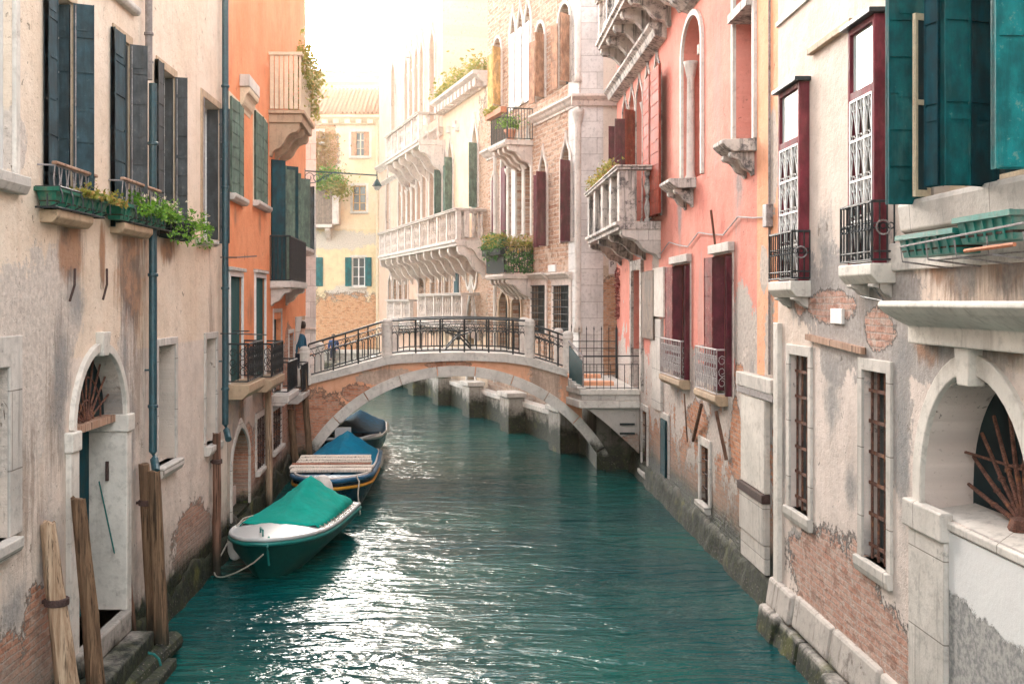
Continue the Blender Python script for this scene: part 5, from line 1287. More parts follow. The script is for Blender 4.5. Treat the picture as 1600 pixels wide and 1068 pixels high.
def build_landing():
    Y0 = 23.35
    W = Wall((0, Y0), (1, 0))
    root = empty('stone_landing', 'stone landing with iron rails between the bridge and the pink house', 'landing', (0, Y0, 0))
    X0, X1 = 2.45, 3.735
    zt, zb = 1.90, 1.50
    mb = MB(); mb.ext([(X0,.0,zt-.12),(X1,.0,zt-.12),(X1,-5.2,zt-.12),(2.85,-5.2,zt-.12),(2.25,-3.6,zt-.12),(2.25,-1.0,zt-.12)], (0,0,.12)); s0 = mb.build('paved_slab', 'istrian_clean', root, bevel=.02)
    mb = MB(); mb.ext([(X0+.04,-.04,zt-.24),(X1,-.04,zt-.24),(X1,-3.4,zt-.24),(2.3,-3.4,zt-.24),(2.3,-1.02,zt-.24)], (0,0,.118)); mb.build('lower_course', 'istrian', root, bevel=.015)
    mb = MB(); mb.ext([(X0-.02,.03,zb),(X1,.03,zb),(X1,-3.3,zb),(2.24,-3.3,zb),(2.24,-1.0,zb)], (0,0,.158)); mb.build('edge_stone', 'istrian_clean', root, bevel=.02)
    # quarter arch corbel wall under it
    pts = [(X1,0,zb)]; n = 12
    x0 = X0+.12
    for i in range(n+1): t = i/n; pts.append((x0+(X1-x0)*t, 0, zb-.01-(zb-.52)*(t**1.15)))
    mb = MB(); mb.ext([(a,-.10,b) for a,_,b in pts], (0,-.35,0)); mb.build('corbel_wall', plaster('corbel plaster', W, (.50,.46,.41), (.44,.40,.37), brick=[(985,700,.3,.3)], algae=.5), root)
    MB().box(X1-.42, X1-.1, -.11, -.06, 1.13, 1.17).box(X1-.42, X1-.1, -.11, -.06, .93, .97).build('drain_slots', 'interior', root)
    MB().box(2.95, X1, -4.6, -1.2, -1.5, zb-.002).build('abutment', 'weed_and_shade', root)  # dark weed stone paints in the shade under the landing
    # small steps down from the bridge
    mb = MB()
    for k in range(4): a = 24.35-k*.25-Y0; mb.box(2.28+.04*k, 2.46+.04*k, -a, -a+.24, zt+.001, zt+.18-.045*k)
    mb.build('side_steps', 'istrian', root, bevel=.01)
    mb = MB()
    A = at(889,533,24.3); B = at(911,557,23.45)
    a0 = (A.x, Y0-24.3); b0 = (B.x, Y0-23.45)
    mb = MB(); mb.hexa([(a0[0],a0[1],zt+.16),(b0[0],b0[1],zt+.06),(b0[0]+.02,b0[1],zt+.06),(a0[0]+.02,a0[1],zt+.16),(a0[0],a0[1],A.z-.10),(b0[0],b0[1],B.z-.14),(b0[0]+.02,b0[1],B.z-.14),(a0[0]+.02,a0[1],A.z-.10)])
    mb.build('teal_side_panel', 'iron_teal', root)
    mb = MB(); mb.tube([(a0[0],a0[1],A.z),(b0[0],b0[1],B.z)], .022, 6); mb.tube([(b0[0],b0[1],zt),(b0[0],b0[1],B.z)], .018, 6)
    for k in range(4): t = .15+k*.25; mb.tube([(a0[0]+(b0[0]-a0[0])*t, a0[1]+(b0[1]-a0[1])*t, A.z-.16),(a0[0]+(b0[0]-a0[0])*t, a0[1]+(b0[1]-a0[1])*t, A.z+(B.z-A.z)*t)], .012, 5)
    mb.build('side_handrail', 'iron_grey', root)
    mb = MB(); w = -.10; zr = at(950,556,23.45).z; z2 = at(950,569,23.45).z
    mb.tube([(b0[0],w,zr),(X1,w,zr)], .014, 6); mb.tube([(b0[0],w,z2),(X1,w,z2)], .010, 5); mb.tube([(b0[0],w,zt+.03),(X1,w,zt+.03)], .010, 5)
    for k in range(9): x = b0[0]+(X1-b0[0]-.02)*k/8; mb.tube([(x,w,zt),(x,w,z2)], .008, 5)
    mb.build('front_railing', 'iron', root)
    # spiked gate to the alley
    g = empty('iron_gate', 'spiked black iron gate closing the alley beside the pink house', 'gate', (0, 26.75, 0))
    mb = MB(); xa, xb = at(893,0,26.75).x, at(963,0,26.75).x
    def z(y): return at(900,y,26.75).z
    for k in range(7):
        x = xa+(xb-xa)*k/6; top = z(515 if k not in (0,6) else 512)
        mb.tube([(x,0,z(590)),(x,0,top)], .010 if k < 6 else .020, 5)
        mb.lathe((x,0,top), [(.016,0),(.018,.02),(.001,.10)], 5)
    for y in (533, 544, 557, 581): mb.tube([(xa,0,z(y)),(xb,0,z(y))], .012, 5)
    mb.build('gate_bars', 'iron', g)
    mb = MB(); mb.box(xb-.02, xb+.03, -.03, .02, 1.9, z(512)); mb.build('gate_post', 'iron', g)
build_landing()

# left landing beyond the bridge, quays beyond
def build_quays():
    q = MB(False); q.hexa([(-9,24.45,-1.5),(-3.86,24.45,-1.5),(-3.9,28.9,-1.5),(-9,28.9,-1.5),(-9,24.45,1.66),(-3.86,24.45,1.66),(-3.9,28.9,1.66),(-9,28.9,1.66)])
    tag(q.build('paved_landing', 'quay', bevel=.02), 'paved stone landing under the orange house jetty left of the bridge', 'quay')
    # far quay in front of the yellow house
    q = MB(False); q.box(-16, 2, 56.4, 62, -1.5, 1.10)
    o = q.build('far_quay', 'quay'); tag(o, 'low stone quay wall in front of the far yellow house', 'quay')
    MB(False).box(-16.05, 2.05, 56.3, 57.0, 1.102, 1.26).build('coping', 'istrian_clean', o)
    q = MB(False); q.box(-16, 2, 57.0, 62, 1.09, 1.2); q.build('pavement', 'paving', o)
    # footing wall of the palazzi, seen under the arch
    W = WR; root = wall_thing('palazzo_quay', 'stepped stone footing wall along the palazzi seen beneath the bridge', 'quay', W)
    L = W.u(905)
    mb = MB(); mb.box(-2, L+1.2, -.3, .25, -1.5, .75); mb.build('footing', 'quay', root, bevel=.03)
    mb = MB(); mb.box(-2, L+1.2, -.3, .34, .752, .90); mb.build('coping', 'istrian', root, bevel=.02)
    mb = MB(); u = 1.0
    while u < L: mb.box(u, u+.9, .251, .75, -1.5, 1.02); u += 4.3
    mb.each('pier', 'quay', root, bevel=.03)
    mb = MB(); u = 1.0
    while u < L: mb.box(u-.06, u+.96, .22, .82, 1.022, 1.16); u += 4.3
    mb.each('pier_cap', 'istrian', root, bevel=.02)
build_quays()
# ================================================================ palazzi beyond the bridge, right bank
LR = WR.u(905)
pal_opts = dict(algae=.8, lowz=1.6)
def gothic_row(root, W, xs, yt, yb, xr, rise=.9, arch='ogee', mat='glass', tr='palazzo_stone', shut=None, n=None, col=True, name='gothic_window', gap=.10):
    """a run of n pointed lights between two pixel columns."""
    U = W.u; ua, ub = U(xs[0]), U(xs[1]); out = []
    z1, z0 = W.zz(xr, yt), W.zz(xr, yb)
    for k in range(n):
        a = ua+(ub-ua)*k/n+gap; b = ua+(ub-ua)*(k+1)/n-gap
        out.append(Op(a, b, z0, z1, arch, rise, .28))
    return out
def dress(root, ops, shut=(), tr='palazzo_stone', col=True, name='gothic_window', t=.10, frame=None):
    for i, o in enumerate(ops):
        p = filling(root, o, 'interior', name, frame=frame, bars=(1,3)); trim(p, o, t, .05, tr)
        if col and i:
            h = o.zs-o.z0
            MB().lathe((o.u0-(o.u0-ops[i-1].u1)/2, .0, o.z0), [(.12,0),(.12,.08),(.075,.14),(.065,h*.88),(.075,h*.90),(.13,h*.97),(.14,h)], 8).build('column', tr, p, smooth=True)
        for (j, side, m) in shut:
            if j == i:
                w_ = (o.u1-o.u0)*.5
                if side == 'L': leaf_sh(p, (o.u0,.04), (o.u0-w_*.8,.10), o.z0, o.zs+.1, m, 9)
                elif side == 'R': leaf_sh(p, (o.u1,.04), (o.u1+w_*.45,.36), o.z0, o.zs+.1, m, 9)
                else: leaf_sh(p, (o.u0+.02,.03), (o.u1-.02,.06), o.z0, o.zs+.1, m, 9)
def build_E():
    W = WR; U, Z = W.u, W.zz
    root = wall_thing('brick_palazzo', 'brick and white stone palazzo at the corner just beyond the bridge', 'building', W)
    uA, uB = U(762), LR
    ops = []
    main = gothic_row(root, W, (783,832), 212, 372, 808, n=4); sing = [op_px(W, 844, 855, 232, 385, 849, 'ogee', .8), op_px(W, 878, 893, 212, 378, 886, 'ogee', .8)]
    edge = [op_px(W, 770, 778, 262, 378, 774, 'ogee', .5)]
    up = gothic_row(root, W, (797,832), 2, 165, 815, n=3); ups = [op_px(W, 838, 852, 36, 156, 846, 'round', .5), op_px(W, 874, 892, 6, 133, 884, 'round', .5), op_px(W, 772, 784, 60, 168, 778, 'round', .5)]
    grd = [op_px(W, 781, 795, 455, 590, 788, 'gothic', .5), op_px(W, 801, 815, 455, 590, 808, 'gothic', .5), op_px(W, 832, 853, 446, 520, 842), op_px(W, 866, 891, 446, 524, 880)]
    ops = main+sing+edge+up+ups+grd
    pm = plaster('brick palazzo wall', W, (.62,.47,.37), (.58,.43,.34), all_brick=True, bs=1.9, bigpatch=.75, b1=(.36,.17,.10), b2=(.58,.38,.27), mo=(.70,.60,.50), greyc=(.5,.42,.37), streakc=(.85,.75,.68), **pal_opts)
    facade(root, W, uA, uB, -1.5, 14.6, ops, pm, 9)
    dress(root, main, [(0,'C','sh_maroon'),(2,'L','white_paint')], 'istrian_clean')
    dress(root, sing, [(0,'L','sh_maroon'),(0,'R','sh_maroon'),(1,'C','sh_maroon'),(1,'R','sh_maroon')], 'palazzo_stone', False)
    dress(root, edge, [(0,'C','sh_maroon')], 'palazzo_stone', False)
    dress(root, up, [(0,'C','white_paint'),(1,'C','white_paint'),(2,'C','white_paint')], 'istrian_clean')
    dress(root, ups, [(0,'L','sh_tan'),(0,'R','sh_tan'),(1,'L','sh_tan'),(1,'R','sh_tan'),(2,'L','sh_ochre'),(2,'R','sh_ochre')], 'palazzo_stone', False, 'round_window')
    dress(root, grd[:2], (), 'ochre_stone', False, 'pointed_door')
    for o in grd[2:]:
        p = filling(root, o, 'interior', 'grated_window'); trim(p, o, .14, .04, 'palazzo_stone')
        mb = MB()
        for k in range(1, 9): u = o.u0+(o.u1-o.u0)*k/9; mb.tube([(u,.05,o.z0),(u,.05,o.z1)], .012, 4)
        for k in range(0, 8): z = o.z0+(o.z1-o.z0)*k/7; mb.tube([(o.u0,.06,z),(o.u1,.06,z)], .012, 4)
        mb.build('window_grate', 'iron', p)
        cornice(p, o.u0-.2, o.u1+.2, o.z1+.35, .22, .22, 'palazzo_stone')
    # string cornice at the second floor and corner stone with rope column
    zc = Z(880, 160)
    cornice(root, U(836), uB+.0, zc, .22, .28, 'palazzo_stone')
    cornice(root, U(762), U(775), Z(768,235), .30, .3, 'palazzo_stone')
    MB().box(uB-.75, uB+.002, -.02, .012, .9, 14.5).build('corner_quoins', 'quoin', root)
    mb = MB(); mb.lathe((uB-.02,.03,3.0), [(.12,0),(.10,.2),(.085,.25),(.085,5.3),(.10,5.35),(.16,5.62),(.17,5.7)], 12); mb.build('corner_column', 'istrian_clean', root, smooth=True)
    MB().lathe((uB-.02,.03,9.4), [(.11,0),(.085,.2),(.085,5.1)], 12).build('upper_corner_column', 'istrian_clean', root, smooth=True)
    # flower balconies with iron bars
    def ironbal(x0, x1, yf, xr, yt, lab, out=.8, mat='iron', nb=4, brh=.6):
        u0, u1 = U(x0,out), U(x1,out*.0); zf = Z(xr, yf, out); zt = Z(xr, yt, out)
        mb = MB(); mb.mould(u0, u1, [(-.05,0),(out+.05,0),(out+.05,-.06),(out,-.14),(-.05,-.14)], z=zf)
        b = mb.build('iron_balcony', 'palazzo_stone', root, bevel=.01); b['label'] = lab
        mb = MB()
        for i in range(nb): u = u0+.15+(u1-u0-.3)*i/(nb-1); console(mb, u-.09, u+.09, out*.9, zf-.141, brh)
        mb.each('bracket', 'palazzo_stone', b, bevel=.006)
        iron_rail(b, [(u0+.04,0),(u0+.04,out-.04),(u1-.04,out-.04),(u1-.04,0)], zf+.05, zt, mat, .011, .085)
        return u0, u1, zf, zt, out
    a = ironbal(765, 833, 197, 835, 143, 'upper iron balcony with potted plant')
    b = ironbal(760, 833, 424, 833, 378, 'lower dark iron balcony full of flowers', .85, 'iron', 5, .6)
    u0, u1, zf, zt, ot = b
    t = wall_thing('balcony_flowers', 'dense green and yellow plants covering the dark lower balcony rail', 'plants', W)
    foliage(t, 'leaves', 'leaf_dark', lambda: (random.uniform(u0,u1), ot+random.gauss(.02,.08), zt-.05+random.gauss(.10,.15)), 2000, .10)
    foliage(t, 'yellow_leaves', 'leaf_dry', lambda: (random.uniform(u0,u1), ot+random.gauss(.02,.09), zt+random.uniform(0,.38)), 1300, .09)
    foliage(t, 'side_leaves', 'leaf_dark', lambda: (u1+random.gauss(-.05,.07), random.uniform(.0,ot), zt-.1-random.random()*.65), 800, .10)
    foliage(t, 'side_top_leaves', 'leaf_dry', lambda: (u1+random.gauss(-.05,.08), random.uniform(.0,ot), zt+random.gauss(.05,.12)), 700, .10)
    MB().box(u0+.05, u1-.05, ot-.02, ot+.02, zf+.05, zt-.25).build('reed_screen', 'plastic_dark', t)
    MB().box(u0, u1, ot-.08, ot+.14, zt-.22, zt-.04).build('flower_trough', 'plastic_dark', t)
    u0, u1, zf, zt, ot = a
    t = wall_thing('potted_plant', 'terracotta pot with a leafy plant on the upper iron balcony', 'potted plant', W)
    MB().lathe((u1-.25,.62,zf+.02), [(.10,0),(.16,.24),(.18,.25),(.18,.30),(.15,.30)], 10).build('pot', 'terracotta', t)
    foliage(t, 'leaves', 'leaf', lambda: (u1-.25+random.gauss(0,.15), .62+random.gauss(0,.15), zf+.38+abs(random.gauss(0,.16))), 500, .09)
    t = wall_thing('rail_planters', 'terracotta troughs of trailing yellow plants along the upper balcony rail', 'planter', W)
    MB().box(u0+.05, u1-.06, ot-.02, ot+.16, zt-.12, zt+.04).build('trough', 'terracotta', t)
    foliage(t, 'leaves', 'leaf_dry', lambda: (random.uniform(u0,u1-.8), ot+random.gauss(.06,.08), zt+random.uniform(.0,.20)), 500, .09)
    # drainpipe, plaque
    mb = MB(); u = U(778); mb.tube([(u,.10,1.2),(u,.10,Z(778,240))], .06, 8); mb.build('drainpipe', 'istrian_clean', root)
    a_ = W.uz(856,425,.04); b_ = W.uz(867,413,.04); MB().box(a_[0], b_[0], 0, .04, a_[1], b_[1]).build('white_plaque', 'white_paint', root)
    MB().box(uA, uB, -.2, .35, 14.35, 14.62).build('eaves', 'palazzo_stone', root)
    # end wall facing the camera (part of this palazzo)
    V = WEE
    zc2 = V.zz(930, 149)
    e = MB(False); pass
    pm2 = plaster('end wall stone', V, (.66,.56,.47), (.70,.62,.54), brick=[(952,520,.55,.9),(948,560,.6,.5),(955,470,.3,.6)], grey=[(940,430,.5,.3),(918,520,.3,.6)],
                  b1=(.55,.26,.14), b2=(.60,.36,.22), streakc=(.88,.80,.74), algae=.2, lowz=.3, greyc=(.58,.47,.36))
    er = MB(); er.box(0, 3.0, 0, -.3, -.5, 14.58)
    o = er.build('end_wall', pm2, None); o.parent = root
    o.matrix_parent_inverse = root.matrix_world.inverted() if False else Matrix.Identity(4)
    M_root = Matrix.Translation((W.P0.x, W.P0.y, 0)) @ Matrix.Rotation(W.ang, 4, 'Z'); M_e = Matrix.Translation((V.P0.x, V.P0.y, 0)) @ Matrix.Rotation(V.ang, 4, 'Z')
    rel = M_root.inverted() @ M_e
    o.matrix_local = rel
    def esub(mb, name, mat, **k): q = mb.build(name, mat, root, **k); q.matrix_local = rel; return q
    esub(MB().box(-.01, .62, .0005, .012, 1.9, 14.3), 'end_quoins', 'quoin')
    mb = MB(); mb.mould(-.2, 3.0, [(0,0),(.26,0),(.26,-.06),(.14,-.16),(.1,-.28),(0,-.28)], z=zc2); esub(mb, 'end_cornice', 'palazzo_stone', bevel=.006)
    # enamel street sign with lettering
    s_ = empty('street_sign', 'small white enamel sign with dark lettering beside the pink house corner', 'sign', (V.P0.x, V.P0.y, 0))
    a0, a1 = V.u(951), V.u(962); z0, z1 = V.zz(951,428), V.zz(951,405)
    MB().box(a0, a1, .013, .03, z0, z1).build('plate', 'white_paint', s_)
    cu = bpy.data.curves.new('lettering', 'FONT'); cu.body = 'P'; cu.size = .2; cu.extrude = .003
    f = bpy.data.objects.new('lettering', cu); C.objects.link(f); f.parent = s_; f.location = (a0+.03, -.034, z1-.20); f.rotation_euler = (R(90),0,0); cu.materials.append(MAT['plate_text']); me = bpy.data.meshes.new_from_object(f); g_ = bpy.data.objects.new('lettering', me); C.objects.link(g_); g_.parent = s_; g_.location = f.location; g_.rotation_euler = f.rotation_euler; bpy.data.objects.remove(f); g_.name = 'lettering'
    return root
build_E()

def build_F():
    W = WR; U, Z = W.u, W.zz
    # low palazzo with roof terrace
    root = wall_thing('cream_palazzo', 'cream palazzo with green shutters and a planted roof terrace beyond the brick palazzo', 'building', W)
    uA, uB = U(692), U(762)-.01
    gr1 = [op_px(W, 739, 747, 185, 325, 743, 'ogee', 1.0)]
    gr2 = [op_px(W, 701, 708, 215, 335, 704, 'ogee', .9), op_px(W, 690+4, 699, 225, 340, 697, 'ogee', .9)]
    low = [op_px(W, 711, 719, 416, 470, 715, depth=.2), op_px(W, 696, 703, 418, 470, 700, depth=.2)]
    dor = [op_px(W, 731, 743, 440, 600, 737, 'ogee', 1.6, .3)]
    ops = gr1+gr2+low+dor
    pm = plaster('cream palazzo plaster', W, (.70,.50,.34), (.74,.57,.42), brick=[(720,450,1.2,1.2),(755,300,.8,3.0),(700,470,1.2,.8),(752,450,.8,1.6)], b1=(.55,.30,.18), b2=(.62,.42,.30), streakc=(.88,.8,.72), **pal_opts)
    zt = 11.4
    facade(root, W, uA, uB, -1.5, zt, ops, pm, 4)
    dress(root, gr1, [(0,'C','sh_green'),(0,'R','sh_green')], 'palazzo_stone', False, t=.14)
    dress(root, gr2, [(0,'C','sh_green'),(1,'C','sh_green'),(0,'R','sh_green')], 'palazzo_stone', False, t=.12)
    dress(root, low, [(0,'C','sh_teal_dk')], 'palazzo_stone', False, 'window'); dress(root, dor, (), 'istrian_clean', False, 'pointed_door', t=.16)
    for q, cx in ((0, 737),):
        o = dor[0]; mb = MB()
        for dx in (-.35, .45):
            c = (o.u0+o.u1)/2+dx; zc_ = o.z1+.55
            mb.strip([(c+.30*math.cos(PI*2*i/16), zc_+.72*math.sin(PI*2*i/16)) for i in range(17)], [(c+.42*math.cos(PI*2*i/16), zc_+.86*math.sin(PI*2*i/16)) for i in range(17)], -.002, .05)
        mb.build('oval_tracery', 'istrian_clean', root)
    stone_balcony(root, U(722,.8), U(746,.1), Z(745,370,.4), .95, .75, 'palazzo_stone', 3, .8)
    cornice(root, uA, uB, zt+.02, .5, .5, 'palazzo_stone', dent=.5)
    t = wall_thing('roof_terrace_plants', 'yellow green shrubs growing along the cream palazzo roof terrace', 'plants', W)
    foliage(t, 'leaves', 'leaf_dry', lambda: (random.uniform(uA+.2,uB-.1), random.gauss(.15,.2), zt+.05+abs(random.gauss(0,.30))*(.6+.4*math.sin(random.random()*9))), 2400, .15)
    # tall palazzo, far part
    root2 = wall_thing('gothic_palazzo', 'tall pale pink gothic palazzo with long stone balconies at the canal bend', 'building', W)
    vA, vB = U(598)-1.0, U(692)-.01
    L1 = gothic_row(root2, W, (622,668), 246, 388, 650, n=6, rise=1.2, gap=.14)
    L1b = [op_px(W, 672, 679, 240, 385, 676, 'ogee', 1.0), op_px(W, 683, 691, 232, 380, 687, 'ogee', 1.0), op_px(W, 604, 609, 262, 395, 607, 'ogee', 1.0)]
    L2 = gothic_row(root2, W, (632,664), 62, 205, 650, n=4, rise=1.2, gap=.14)
    L2b = [op_px(W, 672, 680, 40, 190, 676, 'ogee', 1.0), op_px(W, 612, 618, 90, 230, 615, 'ogee', 1.0)]
    G = gothic_row(root2, W, (606,640), 425, 520, 625, n=4, rise=.6, gap=.25) + [op_px(W, 655, 664, 418, 520, 660, depth=.25), op_px(W, 674, 681, 416, 520, 678, depth=.25), op_px(W, 687, 691, 416, 520, 689, depth=.25)]
    pm = plaster('pale pink palazzo plaster', W, (.60,.40,.30), (.66,.46,.35), brick=[(665,455,1.2,1.4),(685,450,.8,1.3),(620,450,1.2,1.0)], b1=(.55,.28,.16), b2=(.62,.38,.25), streakc=(.86,.78,.72), **pal_opts)
    facade(root2, W, vA, vB, -1.5, 19.5, L1+L1b+L2+L2b+G, pm, 9)
    dress(root2, L1, (), 'palazzo_stone', True, t=.12); dress(root2, L1b, [(1,'C','sh_green'),(1,'R','sh_green')], 'palazzo_stone', False)
    dress(root2, L2, (), 'palazzo_stone', True, t=.12); dress(root2, L2b, (), 'palazzo_stone', False)
    dress(root2, G, (), 'palazzo_stone', False, 'ground_window')
    stone_balcony(root2, U(592,1.0), U(718,.9), Z(700,378,.9), 1.05, 1.0, 'palazzo_stone', 12, 1.1, .2, pitch=.26, name='long_balcony')
    stone_balcony(root2, U(606,.9), U(662,.8), Z(640,232,.8), 1.05, 1.0, 'palazzo_stone', 6, 1.1, .2, pitch=.26, name='upper_balcony')
    stone_balcony(root2, U(604,.6), U(640,.6), Z(620,505,.6), 1.05, .6, 'palazzo_stone', 2, .4, .2, pitch=.26, name='ground_balustrade')
    stone_balcony(root2, U(652,.6), U(722,.6), Z(690,503,.6), 1.05, .6, 'palazzo_stone', 3, .4, .2, pitch=.26, name='ground_balustrade')
    cornice(root2, vA, vB, Z(650,225), .25, .3, 'palazzo_stone'); cornice(root2, vA, vB, Z(660,250), .15, .2, 'palazzo_stone')
    for (x, y0, y1) in ((612,300,330),(630,130,150)):
        pass
    mb = MB(); rnd = random.Random(4)
    for (x, y) in ((668,196),(713,200),(703,208),(668,215),(640,90),(683,210),(716,205)):
        a, z = W.uz(x, y); mb.lathe((a,.0,z), [(0,-.02),(.16,0),(.16,.25),(0,.27)], 8)
    mb.each('wall_roundel', 'palazzo_stone', root2)
    # pale house set back behind the terrace
    V = Wall(WR.P0 - WR.n*4.3 + WR.d*8, (.27,-1))
    r3 = wall_thing('pale_upper_house', 'pale tall house with an arched window rising behind the roof terrace', 'building', V)
    o1 = op_px(V, 731, 757, 36, 118, 745, 'round', .9, .2)
    pm = plaster('pale house plaster', V, (.58,.44,.34), (.62,.50,.40), streak=.15)
    facade(r3, V, V.u(650), V.u(790), 8, 19, [o1], pm, 6)
    p = filling(r3, o1, 'glass_pale', 'arched_window', frame='cream_paint', bars=(1,3)); trim(p, o1, .3, .08, 'ochre_stone')
    cornice(r3, V.u(690), V.u(765), V.zz(745,150), .2, .3, 'palazzo_stone')
build_F()

# ================================================================ far end of the canal and left bank beyond
def build_K():
    W = WK; U, Z = W.u, W.zz
    root = wall_thing('yellow_house', 'pale yellow house with green shutters closing the far end of the canal', 'building', W)
    zt = Z(540,182)
    a = op_px(W, 549, 577, 206, 244); b = op_px(W, 551, 572, 290, 330); c = op_px(W, 550, 570, 402, 447); d = op_px(W, 484, 493, 402, 447); e = op_px(W, 490, 515, 290, 347); f = op_px(W, 490, 504, 205, 222); g = op_px(W, 601, 606, 206, 242); h = op_px(W, 600,606, 290, 330); i = op_px(W, 606,614,400,447)
    pm = plaster('yellow plaster', W, (.76,.56,.36), (.78,.66,.52), seam=Z(540,358), seamc=(.74,.58,.36), brick=[(545,505,3.2,1.5),(500,512,2.4,1.3),(590,510,1.6,1.2),(505,235,.8,2.0)],
        b1=(.62,.27,.12), b2=(.70,.42,.24), mo=(.62,.45,.32), streakc=(.88,.80,.72), algae=.2, lowz=.2, grey=[(530,375,2.4,.5),(545,460,1.2,.5)], greyc=(.62,.54,.46))
    facade(root, W, 0, U(665), 1.1, zt, [a,b,c,d,e,f,g,h,i], pm, 6)
    for o, m, fr, s_ in ((a,'glass','cream_paint','sh_tan'),(b,'glass','sh_ochre',None),(c,'glass','white_paint','sh_teal'),(d,'glass',None,'sh_teal'),(e,'glass',None,'sh_brown'),(f,'sh_tan',None,None),(g,'sh_tan',None,None),(h,'sh_ochre',None,None),(i,'glass',None,'sh_teal')):
        p = filling(root, o, m, 'window', frame=fr, bars=(1,2)); trim(p, o, .12, .03, 'istrian_clean'); sill(p, o.u0, o.u1, o.z0, .14, .14, 'istrian_clean', .12)
        if s_:
            w_ = (o.u1-o.u0)*(.48 if s_ != 'sh_tan' else .3)
            if o is c: w_ = .36
            if o is d: w_ = .40
            if s_ == 'sh_tan': leaf_sh(p, (o.u0,.0), (o.u0+w_,.04), o.z0, o.z1, s_, 6); leaf_sh(p, (o.u1,.0), (o.u1-w_,.04), o.z0, o.z1, s_, 6)
            elif s_ == 'sh_brown': leaf_sh(p, (o.u0,.0), (o.u0+w_,.04), o.z0, o.z1, s_, 6); leaf_sh(p, (o.u1,.0), (o.u1-w_,.04), o.z0, o.z1, s_, 6)
            else: leaf_sh(p, (o.u0-.02,.03), (o.u0-w_,.06), o.z0, o.z1, s_, 7); leaf_sh(p, (o.u1+.02,.03), (o.u1+w_,.06), o.z0, o.z1, s_, 7)
    # roof with rows of tiles
    mb = MB(); u0, u1 = 0, U(665); n = int((u1-u0)/.22); z2 = Z(540,150)+1.05
    mb.hexa([(u0,.45,zt+.02),(u1,.45,zt+.02),(u1,-4,z2),(u0,-4,z2),(u0,.45,zt+.08),(u1,.45,zt+.08),(u1,-4,z2+.06),(u0,-4,z2+.06)])
    for k in range(n):
        u = u0+(u1-u0)*(k+.5)/n; mb.tube([(u,.5,zt+.11),(u,-4,z2+.09)], .07, 6)
    mb.build('tiled_roof', 'roof', root)
    cornice(root, u0, u1, zt, .4, .45, 'cream_paint', dent=.6)
    mb = MB(); x = U(590,.12); mb.tube([(x,.12,1.3),(x,.12,zt-.2)], .09, 8); x = U(594,.12); mb.build('drainpipe', 'cream_paint', root)
    # flowered balcony and creeper
    zf = Z(515,350,.9); ua, ub = U(478,.9), U(519,.9)
    mb = MB(); mb.box(ua, ub, 0, .9, zf-.18, zf); bb = mb.build('balcony', 'palazzo_stone', root, bevel=.02)
    mb = MB(); console(mb, ub-.4, ub-.15, .8, zf-.181, .7); mb.build('bracket', 'palazzo_stone', bb)
    MB().box(ua, ub, .86, .9, zf, Z(515,296,.9)).build('mesh_screen', 'sh_brown', bb)
    MB().box(ub+.0, ub+.35, 0, .9, zf, Z(515,305,.9)).build('end_pillar', 'palazzo_stone', bb, bevel=.02)
    t = wall_thing('creeper', 'rusty autumn creeper climbing the far yellow house wall above its balcony', 'climbing plant', W)
    u_, z_ = W.uz(505,240)
    foliage(t, 'leaves', 'leaf_autumn', lambda: (u_+random.gauss(0,.38), random.uniform(0,.25), z_+random.uniform(-1.6,1.1)), 1600, .17)
    t = wall_thing('balcony_garden', 'green bushes spilling over the far yellow house balcony', 'plants', W)
    u_, z_ = W.uz(505,285)
    foliage(t, 'leaves', 'leaf', lambda: (u_+random.gauss(.2,.55), .7+random.gauss(0,.25), z_+random.gauss(0,.35)), 1500, .17)
    foliage(t, 'yellow_leaves', 'leaf_dry', lambda: (U(528)+random.gauss(0,.35), .8+random.gauss(0,.2), Z(528,298)+random.gauss(0,.25)), 900, .17)
    # house behind
    V = Wall((-16, 75), (1, 0))
    r2 = wall_thing('background_house', 'pale block rising behind the far yellow house roof', 'building', V)
    facade(r2, V, 0, V.u(650), 6, V.zz(540,112), [], plaster('background plaster', V, (.58,.42,.27), (.62,.50,.34), streak=.1), 6)
    cornice(r2, 0, V.u(650), V.zz(540,112), .4, .3, 'cream_paint')
    cornice(r2, 0, V.u(650), V.zz(540,128), .3, .3, 'cream_paint')
    # white corner house on the left bank
    V = WJ
    r3 = wall_thing('white_corner_house', 'white stone cornered house just behind the orange house', 'building', V)
    pj = plaster('white corner plaster', V, (.72,.66,.60), (.76,.70,.64), streak=.15)
    zt2 = V.zz(486,186)
    ok_ = Op(V.u(476), V.u(484), V.zz(480,398), V.zz(480,292), depth=.2)
    facade(r3, V, 0, V.u(493), -1.5, zt2, [ok_], pj, 8, skew=-.5)
    p = filling(r3, ok_, 'glass', 'window'); leaf_sh(p, (ok_.u1,.02), (ok_.u1+.12,.12), ok_.z0, ok_.z1, 'sh_dark', 8); leaf_sh(p, (ok_.u0,.03), (ok_.u1,.05), ok_.z0, ok_.z1, 'sh_slate', 8)
    MB().box(V.u(493)-.32, V.u(493)+.01, -.01, .012, 1.6, zt2-.02).build('quoins', 'quoin', r3)
    MB().box(0, V.u(493)+.02, 0, .08, V.zz(486,514), V.zz(486,512)).build('string_course', 'palazzo_stone', r3)
    cornice(r3, 0, V.u(493), zt2, .2, .25, 'cream_paint')
build_K()
